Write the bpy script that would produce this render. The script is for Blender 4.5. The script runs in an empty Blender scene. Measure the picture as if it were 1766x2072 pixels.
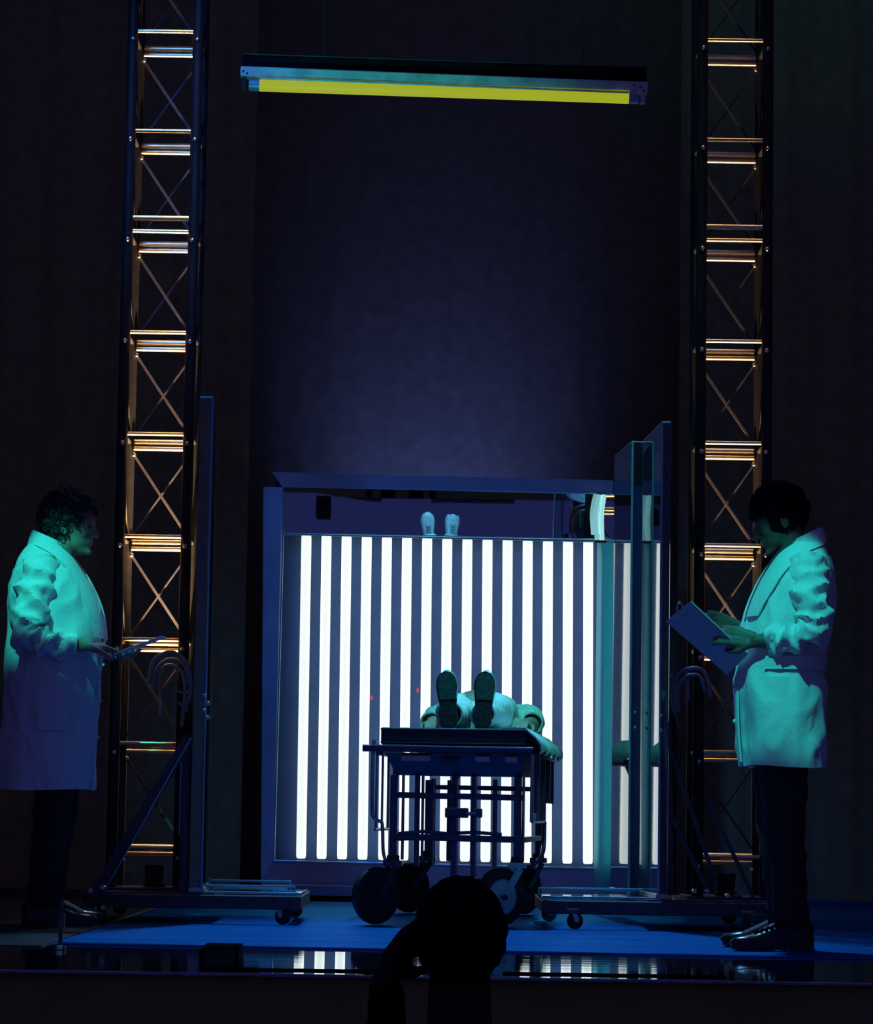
import bpy, bmesh, math, random
from mathutils import Vector, Matrix, noise
random.seed(7)
PI = math.pi
scene = bpy.context.scene
C = scene.collection
V = Vector

# ---------------------------------------------------------------- camera
FPX, CX, CY = 6000.0, 883.0, 1036.0
PITCH, ROLL, CAMZ = math.atan(612/6000.0), 0.0155, 0.45
F = V((0, math.cos(PITCH), math.sin(PITCH)))
u0 = V((0, -math.sin(PITCH), math.cos(PITCH))); r0 = V((1, 0, 0))
R = math.cos(ROLL)*r0 + math.sin(ROLL)*u0
U = math.cos(ROLL)*u0 - math.sin(ROLL)*r0
cam_d = bpy.data.cameras.new('camera'); cam = bpy.data.objects.new('camera', cam_d)
C.objects.link(cam)
m = Matrix.Identity(4)
for i in range(3):
    m[i][0] = R[i]; m[i][1] = U[i]; m[i][2] = -F[i]
m[2][3] = CAMZ
cam.matrix_world = m
cam_d.sensor_fit = 'HORIZONTAL'; cam_d.sensor_width = 36.0; cam_d.lens = FPX/1766*36.0
cam_d.clip_start = 0.1; cam_d.clip_end = 200
scene.camera = cam

def W(px, py, Y):
    """world point that the photograph shows at px,py if it stands Y metres from the camera"""
    d = F + R*((px-CX)/FPX) + U*((CY-py)/FPX)
    return V((0, 0, CAMZ)) + d*(Y/d.y)

# ---------------------------------------------------------------- world, lights, exposure
scene.view_settings.view_transform = 'Standard'
scene.view_settings.look = 'None'
scene.view_settings.exposure = 0.0
scene.view_settings.gamma = 1.0
scene.view_settings.use_curve_mapping = False
world = bpy.data.worlds.new('world'); scene.world = world; world.use_nodes = True
bg = world.node_tree.nodes['Background']
bg.inputs[0].default_value = (0.18, 0.20, 1.0, 1); bg.inputs[1].default_value = 0.10

def spot(name, loc, target, power, color, angle, blend=0.6, size=0.1):
    d = bpy.data.lights.new(name, 'SPOT'); o = bpy.data.objects.new(name, d)
    C.objects.link(o); o.location = loc
    o.rotation_euler = (V(target)-V(loc)).to_track_quat('-Z', 'Y').to_euler()
    d.energy = power; d.color = color; d.spot_size = math.radians(angle); d.spot_blend = blend
    d.shadow_soft_size = size
    return o

TEAL = (0.02, 1.0, 0.80)
spot('teal_spot_left', (-1.95, 8.6, 4.2), (-1.46, 11.45, 1.20), 580, TEAL, 7.6, 0.45, 0.03)
spot('teal_spot_right', (0.2, 8.0, 3.85), (1.24, 10.25, 0.97), 360, (0.02, 0.95, 0.82), 10.4, 0.25, 0.03)
spot('teal_spot_fixture', (-0.9, 9.5, 2.2), (-0.2, 11.0, 3.2), 52, (0.03, 1.0, 0.9), 40, 1.0, 0.1)
spot('teal_spot_gurney', (0.9, 10.6, 6.0), (0.18, 12.9, 0.8), 750, (0.08, 1.0, 0.9), 22, 1.0, 0.05)
spot('added_blue_wash', (0.0, 14.6, 7.5), (0.05, 10.9, 0.0), 2000, (0.12, 0.48, 1.0), 27, 0.7, 0.3)  # unseen spot added to brighten the floor and stage centre
spot('added_amber_left', (-1.0, 11.0, 9.0), (-1.14, 12.15, 2.2), 900, (1.0, 0.66, 0.30), 4.2, 0.8, 0.05)  # unseen overhead spot added for the near rungs, replacing a lower amber source
spot('added_amber_right', (1.1, 11.0, 9.0), (1.18, 12.15, 2.2), 380, (1.0, 0.68, 0.34), 4.2, 0.8, 0.05)  # same added overhead spot for the right tower
spot('drape_uplight', (0.0, 16.9, 1.1), (0.0, 18.0, 2.45), 150, (0.085, 0.15, 1.0), 60, 1.0, 0.3)
spot('added_box_wash', (-1.5, 9.0, 5.0), (0.0, 15.2, 1.2), 420, (0.05, 0.25, 1.0), 30, 1.0, 0.2)  # unseen front fill added to lift the blue box frame

# ---------------------------------------------------------------- materials
def mat(name, col, rough=0.5, metal=0.0, noise_amt=0.12, scale=30, bump=0.0, bscale=80, spec=0.5, emit=None, estr=0,
        stretch=(1, 1, 1), coat=0.0):
    M = bpy.data.materials.new(name); M.use_nodes = True
    nt = M.node_tree; b = nt.nodes['Principled BSDF']
    tc = nt.nodes.new('ShaderNodeTexCoord'); mp = nt.nodes.new('ShaderNodeMapping')
    mp.inputs['Scale'].default_value = stretch
    nt.links.new(tc.outputs['Object'], mp.inputs['Vector'])
    n = nt.nodes.new('ShaderNodeTexNoise'); n.inputs['Scale'].default_value = scale
    n.inputs['Detail'].default_value = 3
    nt.links.new(mp.outputs[0], n.inputs['Vector'])
    r = nt.nodes.new('ShaderNodeValToRGB')
    c0 = [max(0, c*(1-noise_amt)) for c in col]; c1 = [min(1, c*(1+noise_amt)) for c in col]
    r.color_ramp.elements[0].position = 0.3; r.color_ramp.elements[1].position = 0.7
    r.color_ramp.elements[0].color = (*c0, 1); r.color_ramp.elements[1].color = (*c1, 1)
    nt.links.new(n.outputs['Fac'], r.inputs['Fac']); nt.links.new(r.outputs['Color'], b.inputs['Base Color'])
    b.inputs['Roughness'].default_value = rough; b.inputs['Metallic'].default_value = metal
    b.inputs['Specular IOR Level'].default_value = spec
    b.inputs['Coat Weight'].default_value = coat
    if bump:
        n2 = nt.nodes.new('ShaderNodeTexNoise'); n2.inputs['Scale'].default_value = bscale; n2.inputs['Detail'].default_value = 4
        nt.links.new(mp.outputs[0], n2.inputs['Vector'])
        bp = nt.nodes.new('ShaderNodeBump'); bp.inputs['Strength'].default_value = bump; bp.inputs['Distance'].default_value = 0.01
        nt.links.new(n2.outputs['Fac'], bp.inputs['Height']); nt.links.new(bp.outputs[0], b.inputs['Normal'])
    if emit:
        b.inputs['Emission Color'].default_value = (*emit, 1); b.inputs['Emission Strength'].default_value = estr
    return M

def clear_mat(name, tint=(0.9, 0.97, 1.0), refl=(0.8, 0.95, 1.0), ior=1.7, rough=0.02, haze=0.03, hazecol=(0.2, 0.5, 0.8)):
    """clear plastic sheet: straight-through transmission, Fresnel mirror, a little surface haze"""
    M = bpy.data.materials.new(name); M.use_nodes = True
    nt = M.node_tree; nt.nodes.clear()
    out = nt.nodes.new('ShaderNodeOutputMaterial')
    tr = nt.nodes.new('ShaderNodeBsdfTransparent'); tr.inputs[0].default_value = (*tint, 1)
    df = nt.nodes.new('ShaderNodeBsdfDiffuse')
    tc = nt.nodes.new('ShaderNodeTexCoord'); n = nt.nodes.new('ShaderNodeTexNoise'); n.inputs['Scale'].default_value = 9
    nt.links.new(tc.outputs['Object'], n.inputs['Vector'])
    cr = nt.nodes.new('ShaderNodeValToRGB')
    cr.color_ramp.elements[0].color = (*[c*0.8 for c in hazecol], 1); cr.color_ramp.elements[1].color = (*hazecol, 1)
    nt.links.new(n.outputs['Fac'], cr.inputs['Fac']); nt.links.new(cr.outputs[0], df.inputs[0])
    gl = nt.nodes.new('ShaderNodeBsdfGlossy'); gl.inputs['Color'].default_value = (*refl, 1); gl.inputs['Roughness'].default_value = rough
    m1 = nt.nodes.new('ShaderNodeMixShader'); m1.inputs[0].default_value = haze
    nt.links.new(tr.outputs[0], m1.inputs[1]); nt.links.new(df.outputs[0], m1.inputs[2])
    fr = nt.nodes.new('ShaderNodeFresnel'); fr.inputs['IOR'].default_value = ior
    m2 = nt.nodes.new('ShaderNodeMixShader')
    nt.links.new(fr.outputs[0], m2.inputs[0]); nt.links.new(m1.outputs[0], m2.inputs[1]); nt.links.new(gl.outputs[0], m2.inputs[2])
    nt.links.new(m2.outputs[0], out.inputs[0])
    return M

def floor_mat(name, base, gloss, rough, mix):
    M = bpy.data.materials.new(name); M.use_nodes = True
    nt = M.node_tree; nt.nodes.clear()
    out = nt.nodes.new('ShaderNodeOutputMaterial')
    tc = nt.nodes.new('ShaderNodeTexCoord'); mp = nt.nodes.new('ShaderNodeMapping'); mp.inputs['Scale'].default_value = (0.35, 9, 1)
    nt.links.new(tc.outputs['Object'], mp.inputs['Vector'])
    n = nt.nodes.new('ShaderNodeTexNoise'); n.inputs['Scale'].default_value = 1.6; n.inputs['Detail'].default_value = 5
    nt.links.new(mp.outputs[0], n.inputs['Vector'])
    cr = nt.nodes.new('ShaderNodeValToRGB'); cr.color_ramp.elements[0].position = 0.35; cr.color_ramp.elements[1].position = 0.65
    cr.color_ramp.elements[0].color = (*[c*0.7 for c in base], 1); cr.color_ramp.elements[1].color = (*base, 1)
    nt.links.new(n.outputs['Fac'], cr.inputs['Fac'])
    df = nt.nodes.new('ShaderNodeBsdfDiffuse'); nt.links.new(cr.outputs[0], df.inputs[0])
    gl = nt.nodes.new('ShaderNodeBsdfGlossy'); gl.inputs['Color'].default_value = (*gloss, 1); gl.inputs['Roughness'].default_value = rough
    bp = nt.nodes.new('ShaderNodeBump'); bp.inputs['Strength'].default_value = 0.12; bp.inputs['Distance'].default_value = 0.004
    nt.links.new(n.outputs['Fac'], bp.inputs['Height']); nt.links.new(bp.outputs[0], gl.inputs['Normal'])
    mx = nt.nodes.new('ShaderNodeMixShader'); mx.inputs[0].default_value = mix
    nt.links.new(df.outputs[0], mx.inputs[1]); nt.links.new(gl.outputs[0], mx.inputs[2]); nt.links.new(mx.outputs[0], out.inputs[0])
    return M

M_drape = mat('black_velour', (0.33, 0.26, 0.13), 0.95, 0, 0.15, 12, spec=0.0)
M_side = mat('black_serge', (0.36, 0.27, 0.13), 0.95, 0, 0.15, 12, spec=0.0)
M_dark = mat('black_paint', (0.03, 0.028, 0.03), 0.5, 0, 0.2, 40, spec=0.3)
M_base = mat('dark_steel_paint', (0.11, 0.09, 0.09), 0.55, 0, 0.25, 25, spec=0.35)
M_house = mat('auditorium_black', (0.34, 0.26, 0.10), 0.95, 0, 0.1, 5, spec=0.0)
M_floor = floor_mat('blue_dance_floor', (0.02, 0.20, 0.55), (0.04, 0.16, 0.42), 0.34, 0.5)
M_apron = floor_mat('polished_black_apron', (0.02, 0.02, 0.03), (0.92, 0.98, 1.0), 0.02, 0.85)
M_nosing = mat('worn_metal_nosing', (0.25, 0.28, 0.36), 0.4, 0.8, 0.3, 20)
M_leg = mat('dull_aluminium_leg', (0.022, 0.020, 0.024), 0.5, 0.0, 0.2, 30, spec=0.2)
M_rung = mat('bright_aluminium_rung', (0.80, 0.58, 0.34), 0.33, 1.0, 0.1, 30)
M_bolt = mat('steel_bolt', (0.8, 0.75, 0.68), 0.3, 1.0, 0.1, 60)
M_brace = mat('grey_metal_brace', (0.07, 0.06, 0.08), 0.6, 0.5, 0.2, 30)
M_chrome = mat('chrome', (0.55, 0.60, 0.65), 0.22, 1.0, 0.1, 30)
M_gur = mat('gurney_dark_metal', (0.10, 0.13, 0.18), 0.35, 0.8, 0.2, 30)
M_matt = mat('mattress_vinyl', (0.035, 0.032, 0.06), 0.5, 0, 0.2, 60, bump=0.15)
M_rubber = mat('black_rubber', (0.03, 0.028, 0.035), 0.6, 0, 0.2, 60, bump=0.2)
M_green = mat('pale_green_disc', (0.55, 0.95, 0.80), 0.5, 0, 0.12, 20)
M_sheet = mat('white_sheet', (0.80, 0.82, 0.82), 0.8, 0, 0.1, 60, bump=0.3, bscale=40)
M_coat = mat('white_lab_coat_cotton', (0.78, 0.76, 0.78), 0.85, 0, 0.06, 90, bump=0.25, bscale=30)
M_gown = mat('pale_hospital_cotton', (0.72, 0.76, 0.72), 0.85, 0, 0.25, 70, bump=0.3, bscale=50)
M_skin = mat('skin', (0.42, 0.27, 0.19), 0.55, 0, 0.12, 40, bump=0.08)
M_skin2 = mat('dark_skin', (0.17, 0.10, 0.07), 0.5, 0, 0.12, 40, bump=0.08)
M_eye = mat('eye_wet', (0.05, 0.04, 0.04), 0.4, 0, 0.1, 30)
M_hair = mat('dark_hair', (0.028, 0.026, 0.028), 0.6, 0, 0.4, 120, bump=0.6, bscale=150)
M_trous = mat('black_trousers', (0.018, 0.016, 0.018), 0.9, 0, 0.2, 80)
M_shirt = mat('dark_shirt', (0.06, 0.05, 0.07), 0.8, 0, 0.2, 80)
M_lshirt = mat('pale_blue_shirt', (0.25, 0.38, 0.55), 0.8, 0, 0.1, 80)
M_bshoe = mat('black_leather', (0.02, 0.018, 0.02), 0.22, 0, 0.2, 60)
M_wshoe = mat('pale_canvas_shoe', (0.80, 0.84, 0.82), 0.8, 0, 0.15, 60, bump=0.2)
M_lace = mat('grey_laces', (0.28, 0.36, 0.42), 0.8, 0, 0.1, 60)
M_sole = mat('dark_green_sole', (0.028, 0.032, 0.045), 0.55, 0, 0.3, 50, bump=0.4, bscale=60)
M_sole2 = mat('worn_teal_tread', (0.07, 0.10, 0.10), 0.6, 0, 0.3, 60, bump=0.4, bscale=60)
M_board = mat('clipboard_hardboard', (0.50, 0.44, 0.52), 0.6, 0, 0.1, 50)
M_paper = mat('white_paper', (0.85, 0.85, 0.85), 0.8, 0, 0.04, 10)
M_jamb = mat('blue_grey_frame', (0.30, 0.42, 0.62), 0.5, 0, 0.1, 8)
M_back = mat('blue_back_panel', (0.042, 0.088, 0.20), 0.7, 0, 0.08, 8, spec=0.2)
M_plinth = mat('slate_plinth', (0.30, 0.26, 0.38), 0.45, 0, 0.1, 8)
M_rim = mat('teal_rim', (0.30, 0.60, 0.75), 0.3, 0.6, 0.1, 30)
M_tube = mat('fluorescent_tube_glow', (0.9, 0.9, 0.9), 0.4, 0, 0.0, 5, emit=(0.87, 0.93, 0.84), estr=1.0)
M_cap = mat('lamp_end_cap', (0.42, 0.44, 0.60), 0.4, 0.2, 0.1, 30)
M_yellow = mat('yellow_gel_tube_glow', (0.04, 0.04, 0.01), 0.5, 0, 0.1, 90, emit=(0.34, 0.385, 0.012), estr=1.0)
M_fix = mat('lamp_batten_enamel', (0.60, 0.62, 0.60), 0.45, 0, 0.25, 15)
M_mirror = mat('mirror_glass', (0.72, 0.80, 0.78), 0.015, 1.0, 0.03, 2)
M_clear = clear_mat('clear_acrylic', ior=1.5, haze=0.012)
M_clear2 = clear_mat('clear_coated_acrylic', refl=(0.98, 1.0, 1.0), ior=2.6, haze=0.012)
def post_mat():
    M = bpy.data.materials.new('curved_teal_acrylic'); M.use_nodes = True
    nt = M.node_tree; nt.nodes.clear(); out = nt.nodes.new('ShaderNodeOutputMaterial')
    tr = nt.nodes.new('ShaderNodeBsdfTransparent'); tr.inputs[0].default_value = (0.22, 0.62, 0.66, 1)
    tl = nt.nodes.new('ShaderNodeBsdfTranslucent'); df = nt.nodes.new('ShaderNodeBsdfDiffuse')
    tc = nt.nodes.new('ShaderNodeTexCoord'); n = nt.nodes.new('ShaderNodeTexNoise'); n.inputs['Scale'].default_value = 14
    nt.links.new(tc.outputs['Object'], n.inputs['Vector'])
    cr = nt.nodes.new('ShaderNodeValToRGB'); cr.color_ramp.elements[0].color = (0.22, 0.72, 0.85, 1); cr.color_ramp.elements[1].color = (0.30, 0.90, 0.95, 1)
    nt.links.new(n.outputs['Fac'], cr.inputs['Fac']); nt.links.new(cr.outputs[0], tl.inputs[0]); nt.links.new(cr.outputs[0], df.inputs[0])
    gl = nt.nodes.new('ShaderNodeBsdfGlossy'); gl.inputs['Color'].default_value = (0.5, 0.9, 1, 1); gl.inputs['Roughness'].default_value = 0.2
    a = nt.nodes.new('ShaderNodeMixShader'); a.inputs[0].default_value = 0.75
    b = nt.nodes.new('ShaderNodeMixShader'); b.inputs[0].default_value = 0.30
    c = nt.nodes.new('ShaderNodeMixShader'); c.inputs[0].default_value = 0.15
    nt.links.new(df.outputs[0], a.inputs[1]); nt.links.new(tl.outputs[0], a.inputs[2])
    nt.links.new(a.outputs[0], b.inputs[1]); nt.links.new(tr.outputs[0], b.inputs[2])
    nt.links.new(b.outputs[0], c.inputs[1]); nt.links.new(gl.outputs[0], c.inputs[2]); nt.links.new(c.outputs[0], out.inputs[0])
    return M
M_post = post_mat()
M_cable = mat('grey_cable_rubber', (0.25, 0.28, 0.32), 0.35, 0.3, 0.2, 40)
M_seat = mat('dark_seat_plush', (0.02, 0.012, 0.02), 0.9, 0, 0.2, 60)
M_lampamber = mat('amber_lamp_lens', (0.2, 0.15, 0.08), 0.4, 0, 0.05, 20, emit=(1.0, 0.62, 0.25), estr=0.8)
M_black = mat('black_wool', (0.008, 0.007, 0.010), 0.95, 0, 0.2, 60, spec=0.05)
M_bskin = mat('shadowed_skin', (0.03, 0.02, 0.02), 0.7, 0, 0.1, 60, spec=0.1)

# ---------------------------------------------------------------- geometry helpers
def catmull(pts, n):
    out = []
    P = [V(p) for p in pts]; P = [P[0]*2-P[1]] + P + [P[-1]*2-P[-2]]
    for i in range(1, len(P)-2):
        a, b, c, d = P[i-1:i+3]
        for k in range(n):
            t = k/n
            out.append(0.5*((2*b)+(c-a)*t+(2*a-5*b+4*c-d)*t*t+(3*b-a-3*c+d)*t**3))
    out.append(P[-2]); return out

def lerp_rows(rows, n):
    """Catmull through rows of numbers"""
    k = len(rows[0]); out = []
    Rr = [rows[0]]+list(rows)+[rows[-1]]
    for i in range(1, len(Rr)-2):
        for s in range(n):
            t = s/n
            out.append([0.5*((2*Rr[i][j])+(Rr[i+1][j]-Rr[i-1][j])*t+(2*Rr[i-1][j]-5*Rr[i][j]+4*Rr[i+1][j]-Rr[i+2][j])*t*t
                       + (3*Rr[i][j]-Rr[i-1][j]-3*Rr[i+1][j]+Rr[i+2][j])*t**3) for j in range(k)])
    out.append(list(rows[-1])); return out

class MB:
    def __init__(s): s.v = []; s.f = []
    def add(s, vs, fs):
        o = len(s.v); s.v += [V(p) for p in vs]; s.f += [tuple(i+o for i in f) for f in fs]; return s
    def box(s, c, size, M=None):
        hx, hy, hz = size[0]/2, size[1]/2, size[2]/2; c = V(c)
        b = min(hx, hy, hz)*0.18
        vs = []
        # chamfered box: 24 verts
        bm = bmesh.new(); bmesh.ops.create_cube(bm, size=1.0)
        for v in bm.verts: v.co = V((v.co.x*hx*2, v.co.y*hy*2, v.co.z*hz*2))
        bmesh.ops.bevel(bm, geom=list(bm.edges), offset=b, segments=1, affect='EDGES')
        bm.verts.index_update()
        vs = [c + ((M @ v.co) if M is not None else v.co) for v in bm.verts]
        fs = [tuple(v.index for v in f.verts) for f in bm.faces]
        bm.free(); return s.add(vs, fs)
    def beam(s, a, b, w, t, up=(0, 1, 0)):
        """rectangular bar from a to b, w across, t thick along up"""
        a, b = V(a), V(b); d = (b-a); L = d.length; d.normalize(); upv = V(up)
        x = d.cross(upv).normalized(); y = x.cross(d).normalized()
        M = Matrix((x, y, d)).transposed()
        return s.box((a+b)/2, (w, t, L), M)
    def tube(s, pts, r, n=10, cap=True, rs=None):
        P = [V(p) for p in pts]; m_ = len(P)
        t0 = (P[1]-P[0]).normalized(); ref = V((0, 0, 1)) if abs(t0.z) < 0.9 else V((1, 0, 0))
        x = t0.cross(ref).normalized(); vs = []
        for i in range(m_):
            t = (P[min(i+1, m_-1)]-P[max(i-1, 0)]).normalized()
            x = (x - t*x.dot(t)).normalized(); y = t.cross(x)
            rr = rs[i] if rs else r
            for k in range(n):
                a = 2*PI*k/n; vs.append(P[i]+(x*math.cos(a)+y*math.sin(a))*rr)
        fs = []
        for i in range(m_-1):
            for k in range(n):
                fs.append((i*n+k, i*n+(k+1) % n, (i+1)*n+(k+1) % n, (i+1)*n+k))
        if cap:
            fs.append(tuple(reversed(range(n)))); fs.append(tuple((m_-1)*n+k for k in range(n)))
        return s.add(vs, fs)
    def cap(s, a, b, ra, rb, n=12):
        """capsule with two radii"""
        a, b = V(a), V(b); d = b-a; L = d.length
        if L < 1e-6: d = V((0, 0, 1)); L = 1e-6
        d = d/L; pts = []; rs = []
        for k in range(5):
            an = PI/2*(k/4.0); pts.append(a-d*ra*math.cos(an)); rs.append(max(ra*math.sin(an), 1e-4))
        for k in range(5):
            an = PI/2*(k/4.0); pts.append(b+d*rb*math.sin(an)); rs.append(max(rb*math.cos(an), 1e-4))
        ref = V((0, 0, 1)) if abs(d.z) < 0.9 else V((1, 0, 0))
        x = d.cross(ref).normalized(); y = d.cross(x); vs = []; fs = []
        for p, r_ in zip(pts, rs):
            for k in range(n):
                t = 2*PI*k/n; vs.append(p+(x*math.cos(t)+y*math.sin(t))*r_)
        for i in range(9):
            for k in range(n): fs.append((i*n+k, i*n+(k+1) % n, (i+1)*n+(k+1) % n, (i+1)*n+k))
        fs.append(tuple(reversed(range(n)))); fs.append(tuple(9*n+k for k in range(n)))
        return s.add(vs, fs)
    def ell(s, c, r, M=None, nu=16, nv=10):
        vs = []; fs = []; c = V(c)
        for i in range(nv+1):
            th = PI*i/nv
            for k in range(nu):
                a = 2*PI*k/nu
                p = V((math.sin(max(th, 1e-3) if i < nv else PI-1e-3)*math.cos(a)*r[0], math.sin(max(th, 1e-3) if i < nv else PI-1e-3)*math.sin(a)*r[1], math.cos(th)*r[2]))
                vs.append(c+((M @ p) if M is not None else p))
        for i in range(nv):
            for k in range(nu): fs.append((i*nu+k, (i+1)*nu+k, (i+1)*nu+(k+1) % nu, i*nu+(k+1) % nu))
        fs.append(tuple(range(nu))); fs.append(tuple(reversed([nv*nu+k for k in range(nu)])))
        return s.add(vs, fs)
    def rings(s, rings, close=True, cap0=True, cap1=True):
        n = len(rings[0]); vs = [p for r in rings for p in r]; fs = []
        for i in range(len(rings)-1):
            for k in range(n if close else n-1):
                fs.append((i*n+k, i*n+(k+1) % n, (i+1)*n+(k+1) % n, (i+1)*n+k))
        if cap0: fs.append(tuple(reversed(range(n))))
        if cap1: fs.append(tuple((len(rings)-1)*n+k for k in range(n)))
        return s.add(vs, fs)
    def prism(s, poly, z0, z1):
        """poly: list of (x,y); walls from z0 to z1"""
        n = len(poly)
        vs = [V((p[0], p[1], z0)) for p in poly]+[V((p[0], p[1], z1)) for p in poly]
        fs = [tuple(reversed(range(n))), tuple(n+k for k in range(n))]
        for k in range(n): fs.append((k, (k+1) % n, n+(k+1) % n, n+k))
        return s.add(vs, fs)
    def lathe(s, c, axis, prof, n=28, caps=True):
        """prof: list of (offset along axis, radius)"""
        ax = V(axis).normalized(); ref = V((0, 0, 1)) if abs(ax.z) < 0.9 else V((1, 0, 0))
        x = ax.cross(ref).normalized(); y = ax.cross(x); c = V(c)
        rg = [[c+ax*o+(x*math.cos(2*PI*k/n)+y*math.sin(2*PI*k/n))*r for k in range(n)] for o, r in prof]
        return s.rings(rg, cap0=caps, cap1=caps)
    def xf(s, M):
        s.v = [M @ p for p in s.v]; return s
    def mesh(s, name):
        me = bpy.data.meshes.new(name); me.from_pydata([tuple(p) for p in s.v], [], s.f); me.update()
        bm = bmesh.new(); bm.from_mesh(me); bmesh.ops.recalc_face_normals(bm, faces=bm.faces); bm.to_mesh(me); bm.free()
        return me
    def build(s, name, material, parent=None, smooth=False, local=True, loc=None):
        if loc is not None: s.v = [p-V(loc) for p in s.v]
        me = s.mesh(name); me.materials.append(material)
        if smooth:
            for p in me.polygons: p.use_smooth = True
            try: me.set_sharp_from_angle(angle=math.radians(42))
            except Exception: pass
        o = bpy.data.objects.new(name, me); C.objects.link(o)
        if loc is not None: o.location = loc
        if parent is not None: o.parent = parent
        return o

def tag(o, label=None, cat=None, group=None, kind=None):
    if label: o['label'] = label
    if cat: o['category'] = cat
    if group: o['group'] = group
    if kind: o['kind'] = kind
    return o
def thing(name, label, cat, loc=(0, 0, 0), rz=0.0, group=None):
    o = bpy.data.objects.new(name, None); C.objects.link(o); o.location = loc; o.rotation_euler = (0, 0, rz)
    o.empty_display_size = 0.1
    return tag(o, label, cat, group)
def copy_tree(o, parent=None):
    c = o.copy(); C.objects.link(c)
    if parent is not None: c.parent = parent
    for ch in list(o.children): copy_tree(ch, c)
    return c
def remeshed(mb, name, material, parent, voxel=0.007, smooth_it=4):
    me = mb.mesh(name+'_src'); o = bpy.data.objects.new(name, me); C.objects.link(o)
    md = o.modifiers.new('r', 'REMESH'); md.mode = 'VOXEL'; md.voxel_size = voxel
    sm = o.modifiers.new('s', 'SMOOTH'); sm.factor = 0.5; sm.iterations = smooth_it
    dg = bpy.context.evaluated_depsgraph_get()
    nm = bpy.data.meshes.new_from_object(o.evaluated_get(dg)); o.modifiers.clear(); o.data = nm; nm.name = name
    bpy.data.meshes.remove(me)
    nm.materials.clear(); nm.materials.append(material)
    for p in nm.polygons: p.use_smooth = True
    o.parent = parent
    return o

# ================================================================ SETTING
fl = MB().box((0, 14.0, -0.016), (12, 8.0, 0.03)).build('floor', M_floor); tag(fl, kind='structure')
# vinyl strips laid across the stage, thin seams between them
ys = [9.8, 10.35, 10.95, 11.6, 12.35, 13.3, 14.4, 15.8, 18.0]
x0s = -1.245
for i in range(len(ys)-1):
    ya, yb2 = (ys[i]+0.006, ys[i]+0.006) if i else (10.0, 9.58)
    b = MB().prism([(x0s, ya), (4.6, yb2), (4.6, ys[i+1]-0.006), (x0s, ys[i+1]-0.006)], 0.0, 0.006)
    s_ = b.build('vinyl_strip', M_floor, fl)
ap = MB().box((0, 9.2, -0.005), (12, 1.60, 0.008)).build('stage_apron', M_apron); tag(ap, kind='structure')
dk = MB().box((-3.63, 13.4, -0.006), (4.72, 7.2, 0.020)).build('wing_floor', M_dark); tag(dk, kind='structure')
tr = MB().box((0, 8.393, -0.006), (12, 0.010, 0.007)).build('trim_1', M_nosing); tag(tr, kind='structure')
fc = MB().box((0, 8.45, -0.551), (12, 0.06, 1.08)).build('wall_stage_front', M_house); tag(fc, kind='structure')
hf = MB().box((0, 3.5, -1.12), (12, 12, 0.06)).build('floor_auditorium', M_house); tag(hf, kind='structure')
def drape(x0, x1, y, z0, z1, n, amp, wl, dirx=True):
    mb = MB(); r0_ = []; r1_ = []
    for i in range(n+1):
        t = i/n; x = x0+(x1-x0)*t
        d = amp*(math.sin(2*PI*x/wl)+0.4*math.sin(2*PI*x/(wl*0.37)+1.3))
        p = (x, y+d) if dirx else (y+d, x)
        r0_.append(V((p[0], p[1], z0))); r1_.append(V((p[0], p[1], z1)))
    mb.rings([r0_, r1_], close=False, cap0=False, cap1=False); return mb
tag(drape(-5.5, 5.5, 18.0, -0.02, 8, 500, 0.006, 0.5).build('wall_back', M_drape, smooth=True), kind='structure')
tag(drape(8.45, 18.0, -5.5, -0.03, 8, 200, 0.03, 0.4, False).build('wall_left', M_side, smooth=True), kind='structure')
tag(drape(8.45, 18.0, 5.5, -0.03, 8, 200, 0.03, 0.4, False).build('wall_right', M_side, smooth=True), kind='structure')
o = drape(-5.4, -1.06, 16.6, 0.007, 8, 240, 0.012, 0.34).build('masking_curtain', M_side, smooth=True, loc=(-3.2, 16.6, 0.007))
tag(o, 'black masking curtain hanging behind the left metal tower', 'curtain')
o = drape(1.36, 5.4, 16.6, 0.007, 8, 240, 0.012, 0.34).build('masking_curtain', M_side, smooth=True, loc=(3.2, 16.6, 0.007))
tag(o, 'black masking curtain hanging behind the right metal tower', 'curtain')

# ================================================================ LIT TUBE WALL (the box)
YB = 15.25
def BX(px, py, Y=YB): return W(px, py, Y)
box = thing('light_box', 'tall blue-framed light box with a wall of glowing white vertical tubes', 'light box', (0, 15.4, 0.006))
BL = V(box.location)
def part(mb, name, material, parent, L, smooth=False):
    mb.v = [p-L for p in mb.v]; return mb.build(name, material, parent, smooth)
# back panel behind the tubes
def quad_slab(a, b, c, d, t):
    """slab with front corners a,b,c,d (clockwise) and thickness t along +y"""
    vs = [a, b, c, d]+[p+V((0, t, 0)) for p in (a, b, c, d)]
    return MB().add(vs, [(0, 1, 2, 3), (7, 6, 5, 4), (0, 4, 5, 1), (1, 5, 6, 2), (2, 6, 7, 3), (3, 7, 4, 0)])
part(quad_slab(BX(570, 1080, 15.36), BX(1248, 1096, 15.36), BX(1243, 1756, 15.36), BX(552, 1738, 15.36), 0.03), 'back_panel', M_back, box, BL)
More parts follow.
